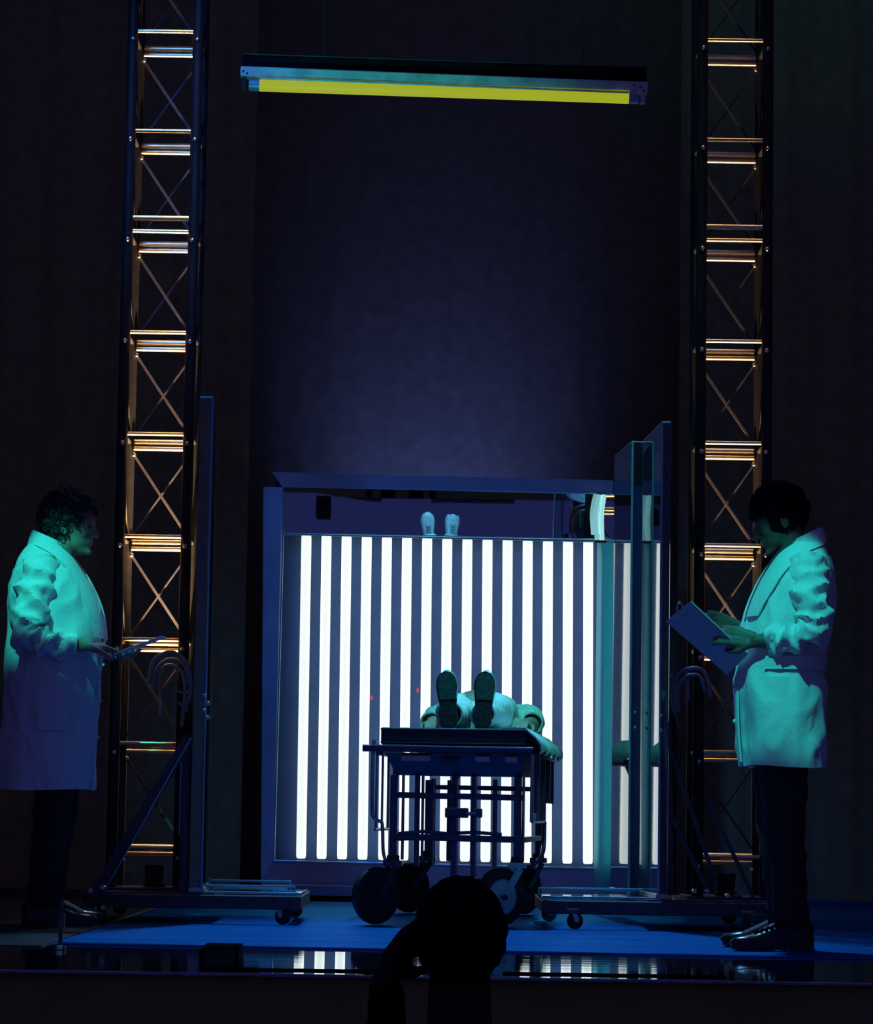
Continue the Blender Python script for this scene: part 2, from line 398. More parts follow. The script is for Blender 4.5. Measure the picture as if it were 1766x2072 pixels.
# tubes
for i in range(16):
    top = BX(620+40.7*i, 1080.5+0.87*i, 15.30); bot = BX(609+41.43*i, 1737+0.8*i, 15.30)
    d = (top-bot).normalized()
    t = part(MB().tube([bot, bot+d*0.004, bot+d*0.02, top-d*0.02, top-d*0.004, top], 0.026, 14, rs=[0.018, 0.0235, 0.0255, 0.0265, 0.0235, 0.018]), 'fluorescent_tube', M_tube, box, BL, True)
    t.data.materials[0] = M_tube
M_red = mat('red_reflection_glow', (0.3, 0.02, 0.02), 0.4, 0, 0.0, 5, emit=(0.55, 0.06, 0.07), estr=1.0)  # glowing dots imitate small red LED reflections
for px, py in ((845, 1397), (752, 1412)):
    part(MB().ell(BX(px, py, 15.24), (0.006, 0.004, 0.013), None, 10, 8), 'red_reflection', M_red, box, BL, True)
# frame: jambs, plinth, base, header
part(quad_slab(BX(533, 985, 15.2), BX(571, 986, 15.2), BX(553, 1742, 15.2), BX(528, 1790, 15.2), 0.30), 'side_jamb', M_jamb, box, BL)
part(quad_slab(BX(553, 1741, 15.2), BX(1245, 1759, 15.2), BX(1245, 1806, 15.2), BX(528, 1789, 15.2), 0.30), 'plinth', M_plinth, box, BL)
a = BX(528, 1789, 15.05); b_ = BX(1340, 1809, 15.05)
part(quad_slab(a, b_, V((b_.x, 15.05, 0.035)), V((a.x, 15.05, 0.035)), 0.6), 'base_step', M_plinth, box, BL)
part(MB().box(((a.x+b_.x)/2, 15.4, 0.020), (b_.x-a.x-0.1, 0.45, 0.028)), 'skid', M_dark, box, BL)
part(quad_slab(BX(550, 955, 15.2), BX(1240, 972, 15.2), BX(1240, 999, 15.2), BX(570, 984, 15.2), 0.30), 'header_rail', M_plinth, box, BL)
part(quad_slab(BX(556, 972, 15.52), BX(1335, 985, 15.52), BX(1335, 1800, 15.52), BX(530, 1790, 15.52), 0.03), 'rear_sheet', M_back, box, BL)
# thin bright rims round the opening
for p, q in (((573, 985), (573, 1080)), ((573, 1080), (554, 1741)), ((571, 985), (1240, 999)), ((573, 1081), (1245, 1097)), ((554, 1741), (1245, 1758))):
    part(MB().tube([BX(*p, 15.19), BX(*q, 15.19)], 0.0045, 8), 'rim', M_rim, box, BL, True)
# tilted header mirror, leaning out at its top
MT = math.radians(10.7)
hl, hr, br, bl_ = BX(573, 986, 15.0), BX(1245, 1000, 15.0), BX(1245, 1097, 15.0), BX(574, 1081, 15.0)
Yb = 15.25; h = 0.26
lo_l, lo_r = BX(574, 1081, Yb-0.032), BX(1245, 1096, Yb); dz = h; dy = h*math.tan(MT)
YW = 0.032; up_l, up_r = BX(573, 986, Yb-dy-YW), BX(1245, 1000, Yb-dy)
yaw = 0.0
part(quad_slab(up_l, up_r, lo_r, lo_l, 0.008), 'header_mirror', M_mirror, box, BL)
# curved acrylic post on the right of the tubes
cpts = []
tl, trr, br_, bl2 = BX(1208, 1098, 15.18), BX(1245, 1098, 15.18), BX(1245, 1758, 15.18), BX(1203, 1757, 15.18)
def curved_sheet(pts4, n=18, bulge=0.05, th=0.005, m_=14):
    TL, TR, BR, BL_ = pts4; mb = MB(); rows = []
    for j in range(m_+1):
        s_ = j/m_; A = TL.lerp(BL_, s_); B = TR.lerp(BR, s_); row = []
        for i in range(n+1):
            t = i/n; p = A.lerp(B, t); p = p+V((0, -bulge*math.sin(PI*t), 0)); row.append(p)
        row += [p+V((0, th, 0)) for p in reversed(row)]
        rows.append(row)
    return mb.rings(rows)
part(curved_sheet((tl, trr, BX(1245, 1804, 15.18), BX(1200, 1803, 15.18))), 'curved_acrylic_post', M_post, box, BL, True)
part(MB().tube([BX(1244, 1100, 15.12), BX(1244, 1760, 15.12)], 0.008, 10), 'post_edge', M_chrome, box, BL, True)
# glowing bands added above the post to imitate the reflected tubes
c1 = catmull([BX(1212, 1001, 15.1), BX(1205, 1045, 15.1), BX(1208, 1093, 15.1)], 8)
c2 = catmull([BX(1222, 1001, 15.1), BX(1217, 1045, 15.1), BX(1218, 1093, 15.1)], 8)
M_refl_dim = mat('dim_reflection_glow', (0.5, 0.8, 0.8), 0.3, 0, 0.05, 40, emit=(0.30, 0.72, 0.68), estr=0.6)
M_refl_bright = mat('brighter_reflection_glow', (0.5, 0.8, 0.8), 0.3, 0, 0.05, 40, emit=(0.45, 0.90, 0.80), estr=0.75)
bl = thing('tube_reflection', 'two short pale curved bands imitating a tube reflection at the top right corner', 'lamp', tuple(BX(1214, 1097, 15.1)))
part(MB().tube(c1, 0.0125, 10), 'reflection_band', M_refl_dim, bl, V(bl.location), True)
part(MB().tube(c2, 0.0125, 10), 'reflection_band', M_refl_bright, bl, V(bl.location), True)
part(MB().tube([BX(1203, 1095, 15.1), BX(1226, 1096, 15.1)], 0.007, 8), 'band_end_bar', M_dark, bl, V(bl.location), True)
part(MB().tube([BX(1208, 999.5, 15.12), BX(1226, 1000, 15.12)], 0.005, 8), 'band_end_bar', M_dark, bl, V(bl.location), True)

# ================================================================ TROLLEYS
def castor(parent, L, p, r=0.033, yaw=0.0):
    p = V(p); ax = V((math.cos(yaw), math.sin(yaw), 0))
    part(MB().lathe(p, ax, [(-.014, .004), (-.014, r*0.55), (-.010, r*0.9), (-.005, r), (.005, r), (.010, r*0.9), (.014, r*0.55), (.014, .004)], 20), 'castor', M_rubber, parent, L, True)
    b = MB(); f = V((-ax.y, ax.x, 0))*0.012
    b.beam(p+ax*0.018, p+ax*0.018+V((0, 0, r+0.012))+f, 0.020, 0.004, ax)
    b.beam(p-ax*0.018, p-ax*0.018+V((0, 0, r+0.012))+f, 0.020, 0.004, ax)
    b.box(p+f+V((0, 0, r+0.014)), (0.045, 0.045, 0.006)); b.lathe(p, ax, [(-.022, .001), (-.022, .006), (.022, .006), (.022, .001)], 10)
    part(b, 'castor_fork', M_bolt, parent, L, True)

def trolley(side):
    if side < 0:
        xa, xb = W(167, 1812, 11.8).x, W(608, 1814, 11.8).x
        t = thing('tower_trolley', 'dark wheeled steel trolley carrying the left metal tower', 'trolley', ((xa+xb)/2, 12.25, 0.006))
    else:
        xa, xb = W(1097, 1808, 11.85).x, W(1547, 1830, 11.85).x
        t = thing('tower_trolley', 'dark wheeled steel trolley carrying the right metal tower', 'trolley', ((xa+xb)/2, 12.25, 0.006))
    L = V(t.location); xm = (xa+xb)/2; w = xb-xa
    for y in (11.83, 12.68):
        part(MB().box((xm, y, 0.0935), (w, 0.05, 0.055)), 'side_beam', M_base, t, L)
    for x in (xa+0.025, xm, xb-0.025):
        part(MB().box((x, 12.255, 0.0935), (0.05, 0.80, 0.05)), 'cross_beam', M_base, t, L)
    tx = xa+0.29 if side < 0 else xb-0.24
    part(MB().box((tx, 12.2, 0.1245), (0.46, 0.76, 0.007)), 'deck_plate', M_base, t, L)
    for x, y in ((xa+0.06 if side < 0 else xa+.13, 11.83), (xb-0.07 if side < 0 else xb-0.06, 11.83), (xa+0.06, 12.66), (xb-0.06, 12.66)):
        castor(t, L, (x, y, 0.040), yaw=1.15 if side < 0 else 1.9)
    return t, L, xa, xb

tl_, LL, xaL, xbL = trolley(-1)
tr_, LR, xaR, xbR = trolley(1)
# raking beam, upright and bolts, left
a = W(196, 1800, 11.81); b_ = W(383, 1492, 11.81)
part(MB().beam(a, b_, 0.042, 0.03), 'raking_beam', M_base, tl_, LL)
part(MB().tube([W(209, 1806, 11.79), W(387, 1492, 11.79)], 0.004, 8), 'beam_edge', M_chrome, tl_, LL, True)
part(MB().beam(W(371, 1806, 11.86), W(377, 1488, 11.86), 0.032, 0.03), 'upright', M_base, tl_, LL)
part(MB().tube([W(362, 1690, 11.85), W(366, 1540, 11.85)], 0.004, 8), 'upright_edge', M_chrome, tl_, LL, True)
for px, py in ((184, 1802), (208, 1795), (183, 1841), (209, 1836)):
    p = W(px, py, 11.79)
    part(MB().lathe(p, (0, -1, 0), [(0.016, .001), (0.016, .010), (0.0, .012), (-0.02, .012), (-.02, .001)], 6), 'bolt', M_bolt, tl_, LL, True)
part(MB().box(W(195, 1806, 11.80)+V((0, 0, -0.005)), (0.13, 0.04, 0.02)), 'foot_plate', M_base, tl_, LL)
part(MB().box(W(188, 1850, 11.80), (0.07, 0.05, 0.035)), 'foot_plate', M_base, tl_, LL)
# braces, right
for (p, q) in (((1352, 1640), (1432, 1803)), ((1430, 1615), (1530, 1828)), ((1340, 1470), (1450, 1790))):
    part(MB().beam(W(*p, 11.9), W(*q, 11.9), 0.016, 0.012), 'raking_beam', M_base, tr_, LR)
part(MB().beam(W(1356, 1812, 11.93), W(1352, 1460, 11.93), 0.026, 0.026), 'upright', M_base, tr_, LR)
for px, py in ((1366, 1820), (1430, 1803), (1528, 1828), (1472, 1812), (1405, 1803)):
    p = W(px, py, 11.86)
    part(MB().lathe(p, (0, -1, 0), [(0.014, .001), (0.014, .008), (0.0, .010), (-0.03, .010), (-.03, .001)], 6), 'bolt', M_bolt, tr_, LR, True)
part(MB().box(W(1535, 1858, 11.80), (0.07, 0.05, 0.035)), 'foot_plate', M_base, tr_, LR)
part(MB().box(W(1492, 1818, 11.90), (0.035, 0.03, 0.03)), 'foot_plate', M_brace, tr_, LR)

# ================================================================ CLEAR PANELS
def sheet(path, z0, z1, th=0.010):
    """vertical sheet following path of (x,y)"""
    mb = MB(); n = len(path); L_ = []; R_ = []
    for i in range(n):
        a = V((*path[max(i-1, 0)], 0)); b = V((*path[min(i+1, n-1)], 0)); d = (b-a).normalized(); nn = V((-d.y, d.x, 0))*th/2
        p = V((*path[i], 0)); L_.append(p+nn); R_.append(p-nn)
    poly = [(p.x, p.y) for p in L_]+[(p.x, p.y) for p in reversed(R_)]
    return mb.prism(poly, z0, z1)
def clear_panel(label, path, zt, name='acrylic_screen', edges=()):
    x = sum(p[0] for p in path)/len(path); y = sum(p[1] for p in path)/len(path)
    t = thing(name, label, 'screen', (x, y, 0.128)); L = V(t.location)
    for i in range(len(path)-1):
        part(sheet([path[i], path[i+1]], 0.129, zt), 'clear_sheet', M_clear2 if i > 0 else M_clear, t, L)
    for i, p in enumerate(path):
        if i in edges: part(MB().tube([V((*p, 0.129)), V((*p, zt))], 0.0055, 8), 'edge_bead', M_rim, t, L, True)
    for i in range(len(path)-1):
        part(MB().tube([V((*path[i], zt)), V((*path[i+1], zt))], 0.0045, 8), 'top_edge', M_rim, t, L, True)
        part(MB().beam(V((*path[i], 0.140)), V((*path[i+1], 0.140)), 0.022, 0.018, (0, 0, 1)), 'floor_channel', M_chrome, t, L)
    a, b = path[0], path[1]
    return t, L
# left screen
p1, p2 = W(430, 805, 11.83), W(440, 860, 12.63); p0 = W(405, 804, 11.83)
tS, LS = clear_panel('clear acrylic screen standing edge-on at the left metal tower, teal edges', [(p0.x, 11.83), (p1.x, 11.83), (p2.x-0.005, 12.63)], p1.z, edges=(1, 2))
part(quad_slab(W(431, 812, 11.9), W(439, 858, 12.6), W(438, 900, 12.6), W(430, 855, 11.9), 0.004), 'reinforcing_strip', M_jamb, tS, LS)
for px, py in ((414, 1408), (421, 1423), (413, 1438), (420, 1452)):
    part(MB().ell(W(px, py, 11.80), (0.008, 0.008, 0.009)), 'bolt', M_bolt, tS, LS, True)
# low glass tray on the base, to the right of the left screen
ty = thing('acrylic_tray', 'low clear acrylic tray with teal edges on the left trolley', 'tray', (W(500, 1800, 12.1).x, 12.1, 0.121)); TLc = V(ty.location)
xl, xr = W(405, 1800, 11.85).x, W(606, 1812, 11.85).x
part(MB().box(((xl+xr)/2, 12.2, 0.1255), (xr-xl, 0.72, 0.008)), 'clear_base', M_clear, ty, TLc)
for y, z in ((11.85, 0.13), (12.1, 0.15), (12.35, 0.165), (12.55, 0.13)):
    part(MB().tube([V((xl, y, z)), V((xr-(y-11.85)*0.12, y, z))], 0.0045, 8), 'rail', M_rim, ty, TLc, True)
    part(MB().beam(V((xl, y, 0.129)), V((xl, y, z+0.01)), 0.006, 0.006), 'rail_post', M_rim, ty, TLc)
    part(MB().beam(V((xr-(y-11.85)*0.12, y, 0.129)), V((xr-(y-11.85)*0.12, y, z)), 0.006, 0.006), 'rail_post', M_rim, ty, TLc)
part(MB().tube([W(402, 1796, 11.84), W(404, 1780, 11.84)], 0.008, 8), 'corner_block', M_rim, ty, TLc, True)
# right zig-zag screens
def xy(px, py, Y): p = W(px, py, Y); return (p.x, p.y)
q1 = W(1340, 855, 11.85)
path_a = [xy(1340, 855, 11.85), xy(1303, 893, 12.45)]
path_b = [xy(1280, 894, 12.45)]; path_b.append((path_b[0][0]-0.041, 12.95))
t, L = clear_panel('clear acrylic screen edge-on right of the tubes, nearest the right tower', [xy(1357, 855, 11.85)]+path_a, q1.z, edges=(1, 2))
part(quad_slab(W(1302, 893, 12.44), W(1338, 858, 11.9), W(1338, 890, 11.9), W(1303, 920, 12.44), 0.004), 'reinforcing_strip', M_jamb, t, L)
for py in (1448, 1478): part(MB().ell(W(1338, py, 11.83), (0.007, 0.007, 0.008)), 'bolt', M_bolt, t, L, True)
t, L = clear_panel('clear acrylic screen between the tube wall and the nearer right screen', [xy(1301, 893, 12.47)]+path_b, W(1280, 894, 12.45).z, edges=(1, 2))
part(quad_slab(W(1246, 925, 12.93), W(1278, 897, 12.48), W(1278, 925, 12.48), W(1247, 946, 12.93), 0.004), 'reinforcing_strip', M_jamb, t, L)
for py in (1442, 1472): part(MB().ell(W(1285, py, 12.43), (0.007, 0.007, 0.008)), 'bolt', M_bolt, t, L, True)
ty = thing('acrylic_tray', 'low clear acrylic tray with teal edges on the right trolley', 'tray', (W(1200, 1810, 12.2).x, 12.2, 0.121)); TLc = V(ty.location)
xl, xr = W(1097, 1808, 11.9).x, W(1325, 1815, 11.9).x
part(MB().box(((xl+xr)/2, 12.2, 0.1255), (xr-xl, 0.6, 0.008)), 'clear_base', M_clear, ty, TLc)
for y, z in ((11.9, 0.13), (12.3, 0.155)):
    part(MB().tube([V((xl, y, z)), V((xr, y, z))], 0.005, 8), 'rail', M_rim, ty, TLc, True)
    part(MB().beam(V((xl, y, 0.129)), V((xl, y, z)), 0.006, 0.006), 'rail_post', M_rim, ty, TLc)
    part(MB().beam(V((xr, y, 0.129)), V((xr, y, z)), 0.006, 0.006), 'rail_post', M_rim, ty, TLc)

# ================================================================ TRUSS TOWERS
def tower(label, cx, lean_px=None):
    t = thing('truss_tower', label, 'tower', (cx, 12.16, 0.128)); H_ = 4.35; z0 = 0.0
    hw, hd = 0.135, 0.145
    def P(mb, n_, m_, sm=True): return mb.build(n_, m_, t, sm)
    for sx in (-1, 1):
        for sy in (-1, 1):
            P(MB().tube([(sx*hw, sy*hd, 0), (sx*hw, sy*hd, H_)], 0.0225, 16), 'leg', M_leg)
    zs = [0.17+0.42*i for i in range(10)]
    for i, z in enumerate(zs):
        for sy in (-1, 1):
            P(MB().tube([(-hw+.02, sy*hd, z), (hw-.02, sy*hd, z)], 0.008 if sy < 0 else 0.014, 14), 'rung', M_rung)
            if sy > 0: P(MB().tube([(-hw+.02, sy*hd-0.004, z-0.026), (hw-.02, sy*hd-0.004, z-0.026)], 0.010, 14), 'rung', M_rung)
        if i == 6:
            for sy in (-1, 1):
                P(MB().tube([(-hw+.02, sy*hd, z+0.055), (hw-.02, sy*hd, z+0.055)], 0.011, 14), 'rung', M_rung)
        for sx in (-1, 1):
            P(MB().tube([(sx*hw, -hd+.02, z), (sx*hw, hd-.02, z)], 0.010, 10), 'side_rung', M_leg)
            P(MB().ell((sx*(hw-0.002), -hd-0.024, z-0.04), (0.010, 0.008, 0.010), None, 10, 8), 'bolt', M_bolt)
            P(MB().ell((sx*(hw-0.022), hd-0.024, z-0.055), (0.009, 0.008, 0.009), None, 10, 8), 'bolt', M_bolt)
        if i < 9:
            za, zb = zs[i]+0.03, zs[i+1]-0.055
            P(MB().beam((-hw+.02, hd-.004, zb), (hw-.02, hd-.004, za), 0.011, 0.006), 'diagonal_brace', M_brace)
            P(MB().beam((hw-.02, hd+.006, zb), (-hw+.02, hd+.006, za), 0.007, 0.005), 'diagonal_brace', M_brace)
            for sx in (-1, 1):
                P(MB().tube([(sx*hw, -hd+.02, zb), (sx*hw, hd-.02, za)], 0.005, 8), 'diagonal_brace', M_leg)
    P(MB().box((0, 0, 0.006), (0.36, 0.38, 0.012)), 'base_plate', M_base, False)
    return t
tcL = W(311, 1300, 12.16).x; tcR = W(1475, 1120, 12.16).x
TWL = tower('tall metal truss tower on the left with brightly lit amber rungs', tcL)
TWR = tower('tall metal truss tower on the right with dimmer golden rungs', tcR)
# warm lamps inside the tower feet
def uplight(label, x, y, power, dx):
    t = thing('uplight', label, 'lamp', (x, y, 0.142)); L = V(t.location)
    part(MB().lathe((x, y, 0.142), (0, 0, 1), [(0, .002), (0, .045), (0.012, .045), (0.016, .036), (0.085, .040), (0.09, .036), (0.085, .030), (0.07, .028), (.07, .001)], 20), 'housing', M_dark, t, L, True)
    part(MB().lathe((x, y, 0.142), (0, 0, 1), [(.071, .001), (.071, .027), (.074, .027), (.076, .001)], 20), 'lens', M_lampamber, t, L, True)
    s_ = spot('uplight_beam', (x, y, 0.235), (x+dx, y+0.12, 4.0), power, (1.0, 0.66, 0.30), 24, 0.9, 0.02)
    s_.parent = t; s_.location = V(s_.location)-L
uplight('small amber uplight standing at the foot of the left tower', tcL+0.03, 12.12, 3000, 0.02)
uplight('small amber uplight standing at the foot of the right tower', tcR-0.01, 12.12, 1000, 0.0)

# cable coils hung on the towers
def coil(label, arcs, knots, Y):
    p = W(arcs[0][0][0], arcs[0][0][1], Y)
    t = thing('cable_coil', label, 'cable', tuple(p)); L = V(t.location)
    for k, a in enumerate(arcs):
        part(MB().tube(catmull([W(px, py, Y+0.018*k) for px, py in a], 6), 0.0085, 10), 'cable_loop', M_cable, t, L, True)
    for a in knots:
        part(MB().tube(catmull([W(px, py, Y-0.01) for px, py in a], 5), 0.006, 8), 'cable_tie', M_cable, t, L, True)
coil('loops of grey cable hung at the right leg of the left tower', [
    [(300, 1378), (306, 1345), (325, 1325), (350, 1320), (373, 1335), (384, 1362), (385, 1400), (376, 1440)],
    [(306, 1395), (315, 1358), (335, 1337), (358, 1336), (376, 1352), (382, 1385)],
    [(321, 1392), (322, 1365), (335, 1348), (352, 1348), (369, 1362), (375, 1395), (372, 1430), (368, 1470)]],
    [[(322, 1390), (325, 1420), (324, 1445)], [(358, 1398), (372, 1402), (383, 1398)], [(360, 1420), (372, 1428), (382, 1415)]], 11.93)
coil('loop of grey cable hung at the left leg of the right tower', [
    [(1364, 1445), (1363, 1400), (1372, 1365), (1395, 1353), (1418, 1355), (1432, 1378), (1437, 1410)],
    [(1372, 1440), (1372, 1400), (1381, 1375), (1398, 1366), (1416, 1370), (1426, 1400)],
    [(1390, 1360), (1392, 1400), (1390, 1422)]],
    [[(1357, 1368), (1362, 1367)], [(1362, 1440), (1368, 1450), (1372, 1470)]], 11.96)

# ================================================================ HANGING YELLOW TUBE
A = W(486, 146, 11.0); B = W(1310, 176, 11.0)
hl_ = thing('hanging_tube_light', 'long hanging batten with one yellow glowing tube above the stage', 'lamp', tuple((A+B)/2)); LH = V(hl_.location)
ax = (B-A).normalized()
def along(px, py, Y=11.0): return W(px, py, Y)
a, b_ = W(487, 147, 11.0), W(1310, 179, 11.0)
part(MB().beam(a, b_, 0.040, 0.05), 'batten', M_fix, hl_, LH)
part(MB().tube([W(527, 158, 10.965), W(1272, 188, 10.965)], 0.005, 8), 'batten_lip', M_fix, hl_, LH, True)
part(MB().tube([W(525, 173, 10.98), W(1272, 198, 10.98)], 0.0225, 18), 'yellow_tube', M_yellow, hl_, LH, True)
part(MB().tube([W(504, 172, 10.98), W(525, 173, 10.98)], 0.022, 16), 'end_cap', M_cap, hl_, LH, True)
part(MB().tube([W(1272, 198, 10.98), W(1292, 199, 10.98)], 0.022, 16), 'end_cap', M_cap, hl_, LH, True)
part(MB().box(W(494, 160, 11.0), (0.018, 0.04, 0.07)), 'lamp_holder', M_dark, hl_, LH)
part(MB().box(W(1300, 193, 11.0), (0.018, 0.04, 0.065)), 'lamp_holder', M_fix, hl_, LH)
part(MB().beam(W(490, 125, 11.03), W(1308, 152, 11.03), 0.060, 0.006), 'reflector_board', M_black, hl_, LH)
part(MB().tube([W(490, 109, 11.02), W(1308, 136, 11.02)], 0.0022, 6), 'board_edge', M_brace, hl_, LH, True)
for px, py in ((655, 113), (1180, 131)):
    p = W(px, py, 11.03); part(MB().tube([p, V((p.x-0.01, p.y, 5.6))], 0.0014, 6), 'hanging_wire', M_dark, hl_, LH)
for px, py in ((492, 144), (500, 148), (1283, 172), (1296, 176), (1303, 183)):
    part(MB().ell(W(px, py, 10.974), (0.004, 0.003, 0.004), None, 8, 6), 'rivet', M_dark, hl_, LH)
pb = MB().tube([(-1.6, 11.03, 5.6), (1.6, 11.03, 5.6)], 0.024, 14).build('batten_pipe', M_dark, None, True); tag(pb, 'black overhead pipe from which the yellow tube light hangs', 'pipe')
pb['label'] = 'black overhead batten pipe above the hanging yellow tube light'

# ================================================================ PEOPLE HELPERS
def hand(mb, wrist, fwd, palm_n, thumb_side, curl=0.6, s=1.0, curls=None):
    """fwd: along the hand; palm_n: way the palm faces; thumb_side: +1/-1 along side=fwd x palm_n"""
    w = V(wrist); f = V(fwd).normalized(); n = V(palm_n); n = (n-f*n.dot(f)).normalized(); sd = f.cross(n)*thumb_side
    for k, off in enumerate((0.028, 0.010, -0.010, -0.026)):
        kn = w+f*(0.088-0.004*k if k else 0.084)*s+sd*off*s
        mb.cap(w+sd*off*0.6*s+f*0.01*s, kn, 0.0135*s, 0.0105*s, 10)
        L_ = [(0.042, 0.026, 0.020), (0.046, 0.029, 0.021), (0.043, 0.027, 0.020), (0.034, 0.020, 0.017)][k]
        ang = 0.0; p = kn; c = curls[k] if curls else curl
        for j, l in enumerate(L_):
            ang += c*(0.6, 1.0, 0.7)[j]
            d = f*math.cos(ang)+n*math.sin(ang)+sd*0.06*(1.5-k)*(0.8 if j == 0 else 0.3)
            q = p+d.normalized()*l*s
            mb.cap(p, q, (0.0094-0.0008*j)*s*(0.88 if k == 3 else 1), (0.0086-0.0008*j)*s*(0.88 if k == 3 else 1), 10); p = q
    b = w+f*0.022*s+sd*0.020*s
    k1 = b+(f*0.75+sd*0.65+n*0.25).normalized()*0.042*s; k2 = k1+(f*0.9+sd*0.12+n*0.5).normalized()*0.032*s; k3 = k2+(f*0.85-sd*0.15+n*0.6).normalized()*0.026*s
    mb.cap(b, k1, 0.015*s, 0.0115*s, 10); mb.cap(k1, k2, 0.011*s, 0.0095*s, 10); mb.cap(k2, k3, 0.0095*s, 0.0082*s, 10)

def head_parts(mb, M, s=1.0):
    """face looks along +x of M"""
    R3 = M.to_3x3()
    def e(c, r): mb.ell(M @ (V(c)*s), [q*s for q in r], R3, 20, 14)
    def cp(a, b, ra, rb): mb.cap(M @ (V(a)*s), M @ (V(b)*s), ra*s, rb*s)
    e((-.012, 0, .028), (.094, .074, .090)); e((-.02, 0, .0), (.08, .070, .075))
    e((.028, 0, -.045), (.058, .056, .062)); e((.048, 0, -.082), (.034, .034, .026))
    e((.045, 0, .012), (.046, .058, .05)); cp((.078, -.028, .018), (.078, .028, .018), .011, .011)
    cp((.082, 0, .008), (.104, 0, -.026), .008, .0115); cp((.096, -.009, -.030), (.096, .009, -.030), .008, .008)
    cp((.082, -.017, -.053), (.082, .017, -.053), .0075, .0075); cp((.080, -.014, -.064), (.080, .014, -.064), .0075, .0075)
    e((.074, 0, -.092), (.018, .020, .015)); e((.050, .036, -.022), (.028, .020, .026)); e((.050, -.036, -.022), (.028, .020, .026))
    for sy in (-1, 1):
        e((-.008, sy*.074, -.008), (.019, .009, .031)); e((-.002, sy*.073, -.030), (.010, .007, .012))
def eyes(t, M, s=1.0):
    for sy in (-1, 1):
        mb = MB().ell(M @ (V((.076, sy*.030, .002))*s), (.010*s, .012*s, .009*s), M.to_3x3(), 12, 8)
        mb.build('eye', M_eye, t, True)
def hair(t, M, s=1.0, mode='short', material=None, curls=0, amp=0.010, seed=0):
    bm = bmesh.new(); bmesh.ops.create_icosphere(bm, subdivisions=5, radius=1)
    for v in bm.verts:
        d = v.co.normalized(); p = V((d.x*.108-.016, d.y*.089, d.z*.106+.030))
        nz = noise.noise(d*5+V((seed, 0, 0)))*amp+noise.noise(d*14+V((0, seed, 0)))*amp*0.7+noise.noise(d*34)*amp*0.4
        v.co = p+d*nz
    dele = []
    for v in bm.verts:
        p = v.co
        if mode == 'short': face = (p.x > .040 and p.z < .062) or (p.x > .0 and p.z < -.012) or p.z < -.045 and p.x > -.05 or p.z < -.075
        elif mode == 'fringe': face = (p.x > .058 and p.z < .055) or (p.x > .012 and p.z < .0) or (p.z < -.05 and p.x > -.03) or p.z < -.085
        else: face = p.x > .05 and p.z < .03
        if face: dele.append(v)
    bmesh.ops.delete(bm, geom=dele, context='VERTS')
    for v in bm.verts: v.co = M @ (v.co*s)
    bmesh.ops.recalc_face_normals(bm, faces=bm.faces)
    me = bpy.data.meshes.new('hair'); bm.to_mesh(me); bm.free()
    mb = MB()
    mb.v = [v.co.copy() for v in me.vertices]; mb.f = [tuple(p.vertices) for p in me.polygons]
    nb = len(mb.v)
    if curls:
        rnd = random.Random(seed)
        idx = [rnd.randrange(nb) for _ in range(curls)]
        c = M @ V((-.016*s, 0, .03*s))
        for i in idx:
            p = mb.v[i]; d = (p-c).normalized(); side = d.cross(V((rnd.uniform(-1, 1), rnd.uniform(-1, 1), rnd.uniform(-1, 1)))).normalized()
            r = rnd.uniform(.006, .013)*s; pts = []
            for k in range(6):
                a = k/5*PI*1.5; pts.append(p+d*(math.sin(a)*r+.002)+side*(1-math.cos(a))*r*0.8)
            mb.tube(pts, 0.0026*s, 5)
    bpy.data.meshes.remove(me)
    return mb.build('hair', material or M_hair, t, True)

def V2(x): return x
def wrinkle(p, amp, sc=1.0, seed=0.0, st=(1, 1, 1)):
    q = V((p.x*st[0], p.y*st[1], p.z*st[2]))*sc+V((seed, seed*0.7, 0))
    a = noise.noise(q*6); b = noise.noise(q*13+V((5, 0, 0)))
    c = noise.noise(q*V2(3.1)+V((0, 9, 0)))
    return amp*((1-abs(a)*3.4)*0.7+(1-abs(b)*4)*0.30+c*0.9)

def torso_ring(row, n, amp, seed, expn=2.4):
    z, xc, rx, ry = row[:4]; yc = row[4] if len(row) > 4 else 0; ring = []
    for k in range(n):
        a = 2*PI*k/n; ca, sa = math.cos(a), math.sin(a)
        r_ = (abs(ca)**expn+abs(sa)**expn)**(-1/expn)
        p = V((xc+rx*ca*r_, yc+ry*sa*r_, z)); d = V((ca, sa, 0))
        ring.append(p+d*wrinkle(p, amp, 1.0, seed, (1, 1, 0.55)))
    return ring
def coat_torso(t, rows, seed, n=120, amp=0.013, name='coat', material=None, flare=True):
    R_ = lerp_rows(rows, 12); rg = []
    for i, row in enumerate(R_):
        rg.append(torso_ring(row, n, amp*(0.35 if row[0] > 1.36 else 1.0), seed))
    # lift the hem unevenly
    for k in range(n):
        for q in range(6): rg[-1-q][k] = rg[-1-q][k]+V((0, 0, 0.004*math.sin(k*0.13)*(6-q)/6))
    mb = MB().rings(rg, cap1=False)
    inner = [[p+ (V((rg[-1-q][k].x*0, 0, 0))) for k, p in enumerate(rg[-1-q])] for q in range(1)]
    c = sum((p for p in rg[-1]), V())/n
    mb.rings([rg[-1], [c+(p-c)*0.965+V((0, 0, .004)) for p in rg[-1]], [c+(p-c)*0.94+V((0, 0, 0.20)) for p in rg[-1]]], cap0=False)
    o = mb.build(name, material or M_coat, t, True); return R_
